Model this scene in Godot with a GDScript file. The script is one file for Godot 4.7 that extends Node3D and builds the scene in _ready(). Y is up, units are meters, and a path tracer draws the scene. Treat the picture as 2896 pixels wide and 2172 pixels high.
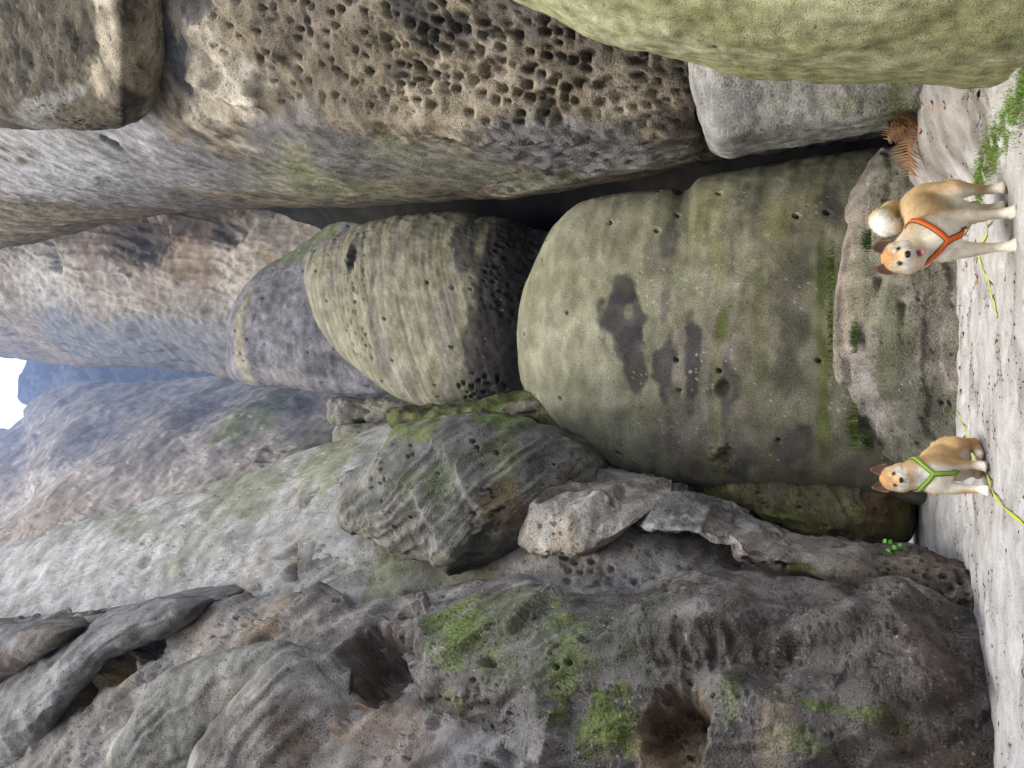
extends Node3D
# A sandstone gorge: boulders wedged between cliff walls, pale sand floor, two dogs on leashes.
# The photograph was taken with the camera turned on its side, so the world's up points to the left of the picture.

var materials := {}
var jobs := []
var noise_big := FastNoiseLite.new()
var noise_mid := FastNoiseLite.new()
var noise_fine := FastNoiseLite.new()
var noise_cell := FastNoiseLite.new()

func set_noise():
	for n in [[noise_big, 11, 4], [noise_mid, 23, 3], [noise_fine, 37, 2]]:
		n[0].noise_type = FastNoiseLite.TYPE_SIMPLEX_SMOOTH
		n[0].seed = n[1]
		n[0].frequency = 1.0
		n[0].fractal_type = FastNoiseLite.FRACTAL_FBM
		n[0].fractal_octaves = n[2]
	noise_cell.noise_type = FastNoiseLite.TYPE_CELLULAR
	noise_cell.seed = 5
	noise_cell.frequency = 1.0
	noise_cell.fractal_type = FastNoiseLite.FRACTAL_NONE
	noise_cell.cellular_distance_function = FastNoiseLite.DISTANCE_EUCLIDEAN
	noise_cell.cellular_return_type = FastNoiseLite.RETURN_DISTANCE
	noise_cell.cellular_jitter = 0.9

func describe(o, label: String, category: String, group := "", kind := ""):
	o.set_meta("label", label)
	o.set_meta("category", category)
	if group: o.set_meta("group", group)
	if kind: o.set_meta("kind", kind)
	return o

# ---------------------------------------------------------------- materials

func seamless(seed_value: int, frequency: float, octaves: int, size: int, kind := FastNoiseLite.TYPE_SIMPLEX_SMOOTH) -> PackedByteArray:
	var n := FastNoiseLite.new()
	n.noise_type = kind
	n.seed = seed_value
	n.frequency = frequency
	n.fractal_type = FastNoiseLite.FRACTAL_FBM if octaves > 1 else FastNoiseLite.FRACTAL_NONE
	n.fractal_octaves = octaves
	if kind == FastNoiseLite.TYPE_CELLULAR: n.cellular_return_type = FastNoiseLite.RETURN_DISTANCE
	var im := n.get_seamless_image(size, size)
	im.convert(Image.FORMAT_L8)
	return im.get_data()

# speckle: dark grains, pale grains and soft mottling of a neutral tone that multiplies the stone's own colour
func stone_material(called: String, seed_value: int, scale: float, relief: float, contrast: float, grains: float, rough := 0.95):
	var size := 640
	var a := seamless(seed_value, 0.008, 6, size)
	var b := seamless(seed_value + 1, 0.16, 3, size)
	var c := seamless(seed_value + 2, 0.035, 1, size, FastNoiseLite.TYPE_CELLULAR)
	var e := seamless(seed_value + 3, 0.03, 4, size)
	var tone := PackedByteArray(); tone.resize(size * size * 3)
	var height := PackedByteArray(); height.resize(size * size)
	for i in size * size:
		var fa := a[i] / 255.0 - 0.5
		var fb := b[i] / 255.0 - 0.5
		var fe := e[i] / 255.0 - 0.5
		var pit := clampf((0.13 + fe * 0.35 - c[i] / 255.0) * 9.0, 0.0, 1.0)
		var v := 0.80 + contrast * (fa * 0.55 + fb * 0.7 + fe * 0.18) - grains * pit * 0.35
		if fb > 0.25: v += grains * (fb - 0.25) * 1.2
		v = clampf(v, 0.05, 1.0)
		tone[i * 3] = int(v * 255.0)
		tone[i * 3 + 1] = int(v * 254.0)
		tone[i * 3 + 2] = int(clampf(v + fa * 0.06 * contrast, 0.0, 1.0) * 252.0)
		height[i] = int(clampf(0.55 + fa * 0.5 + fe * 0.22 + fb * 0.32 - pit * 0.4 * grains, 0.0, 1.0) * 255.0)
	var m := StandardMaterial3D.new()
	m.resource_name = called
	m.vertex_color_use_as_albedo = true
	m.albedo_texture = ImageTexture.create_from_image(Image.create_from_data(size, size, false, Image.FORMAT_RGB8, tone))
	m.heightmap_enabled = true
	m.heightmap_texture = ImageTexture.create_from_image(Image.create_from_data(size, size, false, Image.FORMAT_L8, height))
	m.heightmap_scale = relief
	m.uv1_triplanar = true
	m.uv1_world_triplanar = true
	m.uv1_triplanar_sharpness = 3.0
	m.uv1_scale = Vector3.ONE * scale
	m.roughness = rough
	m.metallic_specular = 0.25
	materials[called] = m
	return m

func plain(called: String, color: Color, rough := 0.8, spec := 0.3):
	var m := StandardMaterial3D.new()
	m.resource_name = called
	m.albedo_color = color.linear_to_srgb()
	m.roughness = rough
	m.metallic_specular = spec
	materials[called] = m
	return m

# ---------------------------------------------------------------- rock

func knot(rows: PackedFloat32Array, n: int, k: int, at: int) -> Vector3:
	var i := clampi(k, 0, n - 1) * 9 + at * 3
	return Vector3(rows[i], rows[i + 1], rows[i + 2])

func spline(rows: PackedFloat32Array, n: int, t: float, at: int) -> Vector3:
	var k := int(t)
	return knot(rows, n, k, at).cubic_interpolate(knot(rows, n, k + 1, at), knot(rows, n, k - 1, at), knot(rows, n, k + 2, at), t - k)

func crack_depth(p: Vector3, line: PackedFloat32Array) -> float:
	# line: width, depth, then points; a groove cut along the points (negative depth raises a rib)
	var best := 1e9
	var w := line[0]
	var i := 2
	while i + 5 < line.size():
		var a := Vector3(line[i], line[i + 1], line[i + 2])
		var b := Vector3(line[i + 3], line[i + 4], line[i + 5])
		i += 3
		var ab := b - a
		var t := clampf((p - a).dot(ab) / ab.length_squared(), 0.0, 1.0)
		best = minf(best, p.distance_squared_to(a + ab * t))
	if best > w * w * 4.0: return 0.0
	var q := sqrt(best) / w
	return line[1] * exp(-q * q * 1.6)

# A plate edge: along the points the stone on the left-hand side stands proud by line[0] and falls away over line[1] metres.
func edge_rise(p: Vector3, line: PackedFloat32Array) -> float:
	var best := 1e9
	var side := 0.0
	var run := 0.0
	var count := (line.size() - 2) / 3 - 1
	var i := 2
	for k in count:
		var a := Vector2(line[i], line[i + 1])
		var b := Vector2(line[i + 3], line[i + 4])
		i += 3
		var ab := b - a
		var ap := Vector2(p.x, p.y) - a
		var t := clampf(ap.dot(ab) / ab.length_squared(), 0.0, 1.0)
		var d := (ap - ab * t).length()
		if d < best:
			best = d
			side = signf(ab.cross(ap))
			run = (k + t) / count
	if best > line[1] * 2.5: return 0.0
	var taper := clampf(minf(run, 1.0 - run) * 5.0, 0.0, 1.0)
	if side < 0.0: return line[0] * taper * clampf(1.0 - best / (absf(line[0]) * 0.5 + 0.01), 0.0, 1.0) * 0.6
	var q := best / line[1]
	return line[0] * taper * exp(-q * q * 1.4) * (0.6 + 0.4 * clampf(best / 0.02, 0.0, 1.0))

# A closed, solid rock lofted through rings (each ring: left edge, right edge and foremost point in metres), then worn by noise, bedding, pits, hollows and cracks.
func rock(called: String, rows: PackedFloat32Array, o: Dictionary, label: String, category: String):
	jobs.append([called, rows, o, label, category, null])

func carve(at: int):
	jobs[at][5] = shape_rock(jobs[at][1], jobs[at][2])

func finish_rocks():
	var task := WorkerThreadPool.add_group_task(carve, jobs.size(), -1, true)
	WorkerThreadPool.wait_for_group_task_completion(task)
	for j in jobs:
		var mesh := ArrayMesh.new()
		mesh.add_surface_from_arrays(Mesh.PRIMITIVE_TRIANGLES, j[5])
		var it := MeshInstance3D.new()
		it.name = j[0]
		it.mesh = mesh
		it.material_override = materials[j[2].get("mat", "stone")]
		add_child(it, true)
		describe(it, j[3], j[4], "", "thing")
	jobs.clear()

func shape_rock(rows: PackedFloat32Array, o: Dictionary) -> Array:
	var n := rows.size() / 9
	var nv: int = o.get("nv", 120)
	var nf: int = o.get("nu", 120)
	var nb := 12
	var nu := nf + nb
	var power: float = 2.0 / float(o.get("n", 2.0))
	var back: float = o.get("back", 1.5)
	var back_way: Vector3 = o.get("backdir", Vector3(0, 0, -back))
	# even steps round the front half of the ring
	var fine := PackedVector2Array()
	var run := PackedFloat32Array()
	for i in 401:
		var f := PI * i / 400.0
		var c := cos(f)
		var q := Vector2(-signf(c) * pow(absf(c), power), pow(absf(sin(f)), power) * float(o.get("aspect", 0.6)))
		run.append(0.0 if i == 0 else run[i - 1] + q.distance_to(fine[i - 1]))
		fine.append(q)
	var prof := PackedVector2Array()
	var k := 0
	for j in nf:
		var want := run[400] * j / (nf - 1)
		while k < 399 and run[k + 1] < want: k += 1
		var t := (want - run[k]) / maxf(run[k + 1] - run[k], 1e-9)
		prof.append(fine[k].lerp(fine[k + 1], t) / Vector2(1.0, float(o.get("aspect", 0.6))))
	# even steps up the rock
	var tall := PackedFloat32Array(); tall.append(0.0)
	for i in range(1, (n - 1) * 12 + 1):
		tall.append(tall[i - 1] + spline(rows, n, i / 12.0, 2).distance_to(spline(rows, n, (i - 1) / 12.0, 2)))
	var pos := PackedVector3Array(); pos.resize(nu * nv)
	k = 0
	for i in nv:
		var want := tall[tall.size() - 1] * i / (nv - 1)
		while k < tall.size() - 2 and tall[k + 1] < want: k += 1
		var t := minf((k + (want - tall[k]) / maxf(tall[k + 1] - tall[k], 1e-9)) / 12.0, n - 1.001)
		var l := spline(rows, n, t, 0)
		var r := spline(rows, n, t, 1)
		var fr := spline(rows, n, t, 2)
		var c := (l + r) * 0.5
		var half := (r - l) * 0.5
		var front := fr - c
		var size := minf(1.0, half.length() / 0.5)
		for j in nf:
			pos[i * nu + j] = c + half * prof[j].x + front * prof[j].y
		for j in nb:
			var g := PI * (j + 1.0) / (nb + 1.0)
			pos[i * nu + nf + j] = c + half * cos(g) + back_way * size * sin(g)
	var a1: float = o.get("a1", 0.05)
	var f1: float = o.get("f1", 1.2)
	var a3: float = o.get("a3", 0.012)
	var f3: float = o.get("f3", 7.0)
	var s1: float = o.get("s1", 0.0)
	var fs: float = o.get("fs", 5.0)
	var tilt: Vector3 = o.get("tilt", Vector3(0.12, 1.0, 0.1))
	var pits: Array = o.get("pits", [])
	var dents: Array = o.get("dents", [])
	var cracks: Array = o.get("cracks", [])
	var cols: Array = o.get("cols", [Color(0.2, 0.2, 0.17), Color(0.26, 0.25, 0.22)])
	var c0: Color = cols[0]
	var c1: Color = cols[1]
	var c2: Color = cols[2] if cols.size() > 2 else c0
	var share2: float = o.get("share2", 0.25)
	var cf: float = o.get("cf", 1.6)
	var cstretch: Vector3 = o.get("cstretch", Vector3(1, 1, 1))
	var paint: Array = o.get("paint", [])
	var edges: Array = o.get("edges", [])
	var terr: Array = o.get("terr", [])
	var cushions: Array = o.get("cushions", [])
	var bands: float = o.get("bands", 0.0)
	var flecks: Array = o.get("flecks", [])
	var holes: Array = o.get("holes", [])
	var a2: float = o.get("a2", 0.0)
	var f2: float = o.get("f2", 3.0)
	var colors := PackedColorArray(); colors.resize(nu * nv)
	var moved := PackedVector3Array(); moved.resize(nu * nv)
	for i in nv:
		var up := mini(i + 1, nv - 1) * nu
		var dn := maxi(i - 1, 0) * nu
		for j in nu:
			var p := pos[i * nu + j]
			var e1 := pos[i * nu + (j + 1) % nu] - pos[i * nu + (j + nu - 1) % nu]
			var e2 := pos[up + j] - pos[dn + j]
			var nn := e2.cross(e1).normalized()
			var big := noise_big.get_noise_3dv(p * f1)
			var mid := noise_mid.get_noise_3dv(p * f3)
			var d := a1 * big + a3 * mid
			if a2 != 0.0: d += a2 * (0.35 - absf(noise_mid.get_noise_3dv(p * f2)))
			for h in holes:
				var cell := noise_cell.get_noise_3dv(p * h[0] + Vector3(3.1, 0, 0)) + 1.0
				if cell < h[1] and noise_fine.get_noise_3dv(p * 2.3) > h[3]:
					var q: float = 1.0 - cell / h[1]
					d -= h[2] * minf(q * 2.2, 1.0)
			var bed := p.dot(tilt) * fs + big * 0.7
			if s1 != 0.0:
				var sv := noise_mid.get_noise_3d(p.x * 0.35, bed, p.z * 0.35)
				d += s1 * (0.5 - absf(sv) * 2.2)
			for h in pits:
				var q := Vector3((p.x - h[0]) / h[3], (p.y - h[1]) / h[4], (p.z - h[2]) / h[5])
				var far := q.length_squared()
				if far < 1.7:
					var m := clampf((1.15 - sqrt(far) + big * 0.5 + mid * 0.25) * 3.0, 0.0, 1.0)
					if m > 0.0:
						var st: Vector3 = h[9]
						var cell := noise_cell.get_noise_3dv((p + Vector3(mid, big, mid) * 0.02) * h[7] * st) + 1.0
						var wide: float = h[8] * (1.0 + 0.55 * noise_mid.get_noise_3dv(p * h[7] * 0.31))
						var hole: float = clampf((wide - cell) / (wide * 0.55), 0.0, 1.0)
						d -= h[6] * m * hole * hole * (3.0 - 2.0 * hole)
			for h in dents:
				var q := Vector3((p.x - h[0]) / h[3], (p.y - h[1]) / h[4], (p.z - h[2]) / h[5])
				var far := q.length() + mid * 0.22 + big * 0.2
				if far < 1.0:
					var m: float = clampf((1.0 - far) / h[7], 0.0, 1.0)
					d -= h[6] * m * m * (3.0 - 2.0 * m)
			for h in cushions:
				var q := Vector3((p.x - h[0]) / h[3], (p.y - h[1]) / h[4], (p.z - h[2]) / h[5])
				var far := q.length() + mid * 0.3 + noise_fine.get_noise_3dv(p * 9.0) * 0.35
				if far < 1.0:
					d += h[6] * clampf((1.0 - far) * 4.0, 0.0, 1.0) * (0.6 + 0.9 * noise_fine.get_noise_3dv(p * 34.0))
			for h in cracks:
				d -= crack_depth(p + Vector3(mid, big, 0) * h[0] * 0.6, h)
			for h in edges:
				d += edge_rise(p + Vector3(mid, noise_fine.get_noise_3dv(p * 5.0), 0) * 0.035, h)
			if terr.size() > 0:
				var lay: float = (bed / fs) / terr[0] + 0.25 * mid
				var kk := floorf(lay)
				var fr := clampf((lay - kk) * 7.0, 0.0, 1.0)
				var s0 := noise_fine.get_noise_3d(p.x * terr[2], kk * 5.3, p.z * terr[2])
				var s1b := noise_fine.get_noise_3d(p.x * terr[2], (kk - 1.0) * 5.3, p.z * terr[2])
				d += terr[1] * lerpf(s1b, s0, fr)
			moved[i * nu + j] = p + nn * d
			if j >= nf:
				colors[i * nu + j] = c0
				continue
			# colour of the stone
			var cn := noise_mid.get_noise_3dv(p * cstretch * cf)
			var cm := noise_fine.get_noise_3dv(p * cstretch * cf * 4.3)
			var col := c0.lerp(c1, clampf(0.5 + cn * 1.3 + cm * 0.5, 0.0, 1.0))
			var v2 := noise_mid.get_noise_3dv(p * cstretch * cf * 0.63 + Vector3(7.3, 1.1, 4.7)) + cm * 0.3
			col = col.lerp(c2, clampf((v2 - 0.5 + share2 * 1.0) * 4.0, 0.0, 1.0))
			if bands > 0.0:
				var bv := noise_fine.get_noise_3d(p.x * 0.3, bed * 1.3, p.z * 0.3)
				var bw := noise_mid.get_noise_3d(p.x * 0.7 + 3.0, bed * 3.1, p.z * 0.7)
				var bm := clampf((bw + bv * 0.6) * 1.6, -1.0, 1.0)
				col = col.lerp(c2 if bm < 0.0 else c1, absf(bm) * minf(bands * 2.0, 0.85))
				col = col * (1.0 + bands * 0.8 * bv)
			var pn := noise_mid.get_noise_3dv(p * 2.7 + Vector3(1.7, 9.2, 3.3)) * 1.1 + cm * 0.45 + mid * 0.2
			for h in paint:
				var q := Vector3((p.x - h[0]) / h[3], (p.y - h[1]) / h[4], (p.z - h[2]) / h[5])
				var far := q.length_squared()
				if far < 3.2:
					far = sqrt(far) + pn * h[10]
					var m: float = clampf((1.0 - far) / h[11] + 0.5, 0.0, 1.0) * h[9]
					col = col.lerp(Color(h[6], h[7], h[8]), m)
			for h in flecks:
				var cell := noise_cell.get_noise_3dv(p * h[0] + Vector3(0, 5.7, 0)) + 1.0
				if cell < h[1] and noise_fine.get_noise_3dv(p * 1.7 + Vector3(2, 3, 4)) + cm * 0.5 > h[2]:
					col = col.lerp(h[3], 0.8)
			col = col * (1.0 + 0.08 * mid + 0.12 * cm)
			col.a = 1.0
			colors[i * nu + j] = col
	# faces
	var index := PackedInt32Array(); index.resize((nv - 1) * nu * 6)
	var w := 0
	for i in nv - 1:
		for j in nu:
			var j2 := (j + 1) % nu
			var a := i * nu + j
			var b := i * nu + j2
			var c := a + nu
			var e := b + nu
			index[w] = a; index[w + 1] = b; index[w + 2] = c
			index[w + 3] = b; index[w + 4] = e; index[w + 5] = c
			w += 6
	for end in 2:
		var at := 0 if end == 0 else (nv - 1) * nu
		var mid_point := Vector3.ZERO
		for j in nu: mid_point += moved[at + j] / nu
		var top := moved.size()
		moved.append(mid_point); colors.append(c0)
		for j in nu:
			if end == 0: index.append_array([at + (j + 1) % nu, at + j, top])
			else: index.append_array([at + j, at + (j + 1) % nu, top])
	return surface(moved, index, colors)

# indexed triangles with smooth normals
func solid(v: PackedVector3Array, index: PackedInt32Array, colors: PackedColorArray) -> ArrayMesh:
	var mesh := ArrayMesh.new()
	mesh.add_surface_from_arrays(Mesh.PRIMITIVE_TRIANGLES, surface(v, index, colors))
	return mesh

func surface(v: PackedVector3Array, index: PackedInt32Array, colors: PackedColorArray) -> Array:
	var normals := PackedVector3Array(); normals.resize(v.size())
	for t in range(0, index.size(), 3):
		var a := index[t]
		var b := index[t + 1]
		var c := index[t + 2]
		var x := (v[c] - v[a]).cross(v[b] - v[a])
		normals[a] += x; normals[b] += x; normals[c] += x
	for i in v.size(): normals[i] = normals[i].normalized()
	var arrays := []
	arrays.resize(Mesh.ARRAY_MAX)
	arrays[Mesh.ARRAY_VERTEX] = v
	arrays[Mesh.ARRAY_NORMAL] = normals
	arrays[Mesh.ARRAY_INDEX] = index
	if colors.size() == v.size(): arrays[Mesh.ARRAY_COLOR] = colors
	return arrays

# ---------------------------------------------------------------- dogs

# a field of distances on a grid, joined bone by bone
class Field:
	var origin: Vector3
	var cell: float
	var nx: int
	var ny: int
	var nz: int
	var d: PackedFloat32Array
	func _init(lo: Vector3, hi: Vector3, c: float):
		origin = lo
		cell = c
		nx = int((hi.x - lo.x) / c) + 2
		ny = int((hi.y - lo.y) / c) + 2
		nz = int((hi.z - lo.z) / c) + 2
		d.resize(nx * ny * nz)
		d.fill(0.2)
	func bone(a: Vector3, ra: float, b: Vector3, rb: float, k: float, flat := Vector3.ONE):
		var reach := maxf(ra, rb) * maxf(flat.x, maxf(flat.y, flat.z)) + k + cell * 3.0
		var lo := (a.min(b) - Vector3.ONE * reach - origin) / cell
		var hi := (a.max(b) + Vector3.ONE * reach - origin) / cell
		var ab := (b - a) / flat
		var l2 := maxf(ab.length_squared(), 1e-9)
		for z in range(maxi(int(lo.z), 0), mini(int(hi.z) + 2, nz)):
			for y in range(maxi(int(lo.y), 0), mini(int(hi.y) + 2, ny)):
				for x in range(maxi(int(lo.x), 0), mini(int(hi.x) + 2, nx)):
					var p := (origin + Vector3(x, y, z) * cell - a) / flat
					var t := clampf(p.dot(ab) / l2, 0.0, 1.0)
					var v := (p - ab * t).length() - lerpf(ra, rb, t)
					var i := (z * ny + y) * nx + x
					var w := d[i]
					var h := maxf(k - absf(v - w), 0.0) / k
					d[i] = minf(v, w) - h * h * k * 0.25
	func at(p: Vector3) -> float:
		var q := (p - origin) / cell
		var x := clampi(int(q.x), 0, nx - 2)
		var y := clampi(int(q.y), 0, ny - 2)
		var z := clampi(int(q.z), 0, nz - 2)
		var f := q - Vector3(x, y, z)
		var i := (z * ny + y) * nx + x
		var s := nx * ny
		var a := lerpf(lerpf(d[i], d[i + 1], f.x), lerpf(d[i + nx], d[i + nx + 1], f.x), f.y)
		var b := lerpf(lerpf(d[i + s], d[i + s + 1], f.x), lerpf(d[i + s + nx], d[i + s + nx + 1], f.x), f.y)
		return lerpf(a, b, f.z)
	func slope(p: Vector3) -> Vector3:
		var e := cell
		return Vector3(at(p + Vector3(e, 0, 0)) - at(p - Vector3(e, 0, 0)), at(p + Vector3(0, e, 0)) - at(p - Vector3(0, e, 0)), at(p + Vector3(0, 0, e)) - at(p - Vector3(0, 0, e))).normalized()
	func net(v: PackedVector3Array, index: PackedInt32Array) -> int:
		# surface nets: one vertex in each crossed cell, one quad round each crossed edge
		var first := v.size()
		var ids := PackedInt32Array(); ids.resize(nx * ny * nz); ids.fill(-1)
		var s := nx * ny
		for z in nz - 1:
			for y in ny - 1:
				var row := (z * ny + y) * nx
				for x in nx - 1:
					var i := row + x
					var d0 := d[i]
					if d0 > cell * 2.0 or d0 < -cell * 2.0: continue
					var c := [d0, d[i + 1], d[i + nx], d[i + nx + 1], d[i + s], d[i + s + 1], d[i + s + nx], d[i + s + nx + 1]]
					var inside := 0
					for q in c:
						if q < 0.0: inside += 1
					if inside == 0 or inside == 8: continue
					var sum := Vector3.ZERO
					var count := 0
					for e in EDGES:
						var a: float = c[e[0]]
						var b: float = c[e[1]]
						if (a < 0.0) != (b < 0.0):
							var t := a / (a - b)
							sum += CORNERS[e[0]].lerp(CORNERS[e[1]], t)
							count += 1
					ids[i] = v.size()
					v.append(origin + (Vector3(x, y, z) + sum / count) * cell)
		for z in range(1, nz - 1):
			for y in range(1, ny - 1):
				for x in range(1, nx - 1):
					var i := (z * ny + y) * nx + x
					if ids[i] < 0: continue
					var a := d[i] < 0.0
					for axis in 3:
						var step := 1 if axis == 0 else (nx if axis == 1 else s)
						var b := d[i + step] < 0.0
						if a == b: continue
						var u := nx if axis == 0 else (s if axis == 1 else 1)
						var w := s if axis == 0 else (1 if axis == 1 else nx)
						var q0 := ids[i - u - w]
						var q1 := ids[i - w]
						var q2 := ids[i]
						var q3 := ids[i - u]
						if q0 < 0 or q1 < 0 or q2 < 0 or q3 < 0: continue
						if a: index.append_array([q0, q2, q1, q0, q3, q2])
						else: index.append_array([q0, q1, q2, q0, q2, q3])
		return first
	const CORNERS: Array[Vector3] = [Vector3(0, 0, 0), Vector3(1, 0, 0), Vector3(0, 1, 0), Vector3(1, 1, 0), Vector3(0, 0, 1), Vector3(1, 0, 1), Vector3(0, 1, 1), Vector3(1, 1, 1)]
	const EDGES := [[0, 1], [2, 3], [4, 5], [6, 7], [0, 2], [1, 3], [4, 6], [5, 7], [0, 4], [1, 5], [2, 6], [3, 7]]

func ball(v: PackedVector3Array, index: PackedInt32Array, colors: PackedColorArray, c: Vector3, frame: Basis, r: Vector3, col: Color):
	var first := v.size()
	for i in 9:
		for j in 12:
			var a := PI * i / 8.0
			var b := TAU * j / 12.0
			v.append(c + frame * (Vector3(sin(a) * cos(b), cos(a), sin(a) * sin(b)) * r))
			colors.append(col)
	for i in 8:
		for j in 12:
			var p := first + i * 12 + j
			var q := first + i * 12 + (j + 1) % 12
			index.append_array([p, q, p + 12, q, q + 12, p + 12])

# an upright ear: a hollow triangular shell, dark inside
func ear(v: PackedVector3Array, index: PackedInt32Array, colors: PackedColorArray, inner: Vector3, outer: Vector3, tip: Vector3, facing: Vector3, outside: Color, inside: Color):
	for side in 2:
		var first := v.size()
		for i in 9:
			for j in 9:
				var t := i / 8.0
				var s := j / 4.0 - 1.0
				var wide := pow(1.0 - t, 0.6) * (1.12 + 0.25 * sin(t * PI))
				var base := (inner + outer) * 0.5
				var p := base.lerp(tip, t) + (outer - inner) * 0.5 * s * wide
				var cup := (s * s - 1.0) * wide
				p += facing * (0.010 * cup + 0.004 if side == 0 else 0.018 * cup - 0.002)
				v.append(p)
				var rim := maxf(absf(s), t)
				colors.append(outside if side == 1 or rim > 0.86 else inside)
		for i in 8:
			for j in 8:
				var a := first + i * 9 + j
				if side == 0: index.append_array([a, a + 9, a + 1, a + 1, a + 9, a + 10])
				else: index.append_array([a, a + 1, a + 9, a + 1, a + 10, a + 9])

# a strap laid on the body along a path
func strap(body: Field, head: Field, path: Array, width: float, lift: float, thick: float, st: SurfaceTool):
	var pts: Array[Vector3] = []
	for i in path.size() - 1:
		var p0: Vector3 = path[maxi(i - 1, 0)]
		var p1: Vector3 = path[i]
		var p2: Vector3 = path[i + 1]
		var p3: Vector3 = path[mini(i + 2, path.size() - 1)]
		for k in 8: pts.append(p1.cubic_interpolate(p2, p0, p3, k / 8.0))
	pts.append(path[path.size() - 1])
	var rings := []
	for i in pts.size():
		var p := pts[i]
		for k in 4: p -= body.slope(p) * (body.at(p) - lift)
		pts[i] = p
	for i in pts.size():
		var up := body.slope(pts[i])
		var along := (pts[mini(i + 1, pts.size() - 1)] - pts[maxi(i - 1, 0)]).normalized()
		var side := along.cross(up).normalized() * width * 0.5
		rings.append([pts[i] + side, pts[i] + side * 0.86 + up * thick, pts[i] - side * 0.86 + up * thick, pts[i] - side])
	for i in rings.size() - 1:
		for k in 4:
			var a: Vector3 = rings[i][k]
			var b: Vector3 = rings[i][(k + 1) % 4]
			var c: Vector3 = rings[i + 1][k]
			var e: Vector3 = rings[i + 1][(k + 1) % 4]
			for q in [a, c, b, b, c, e]: st.add_vertex(q)

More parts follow.
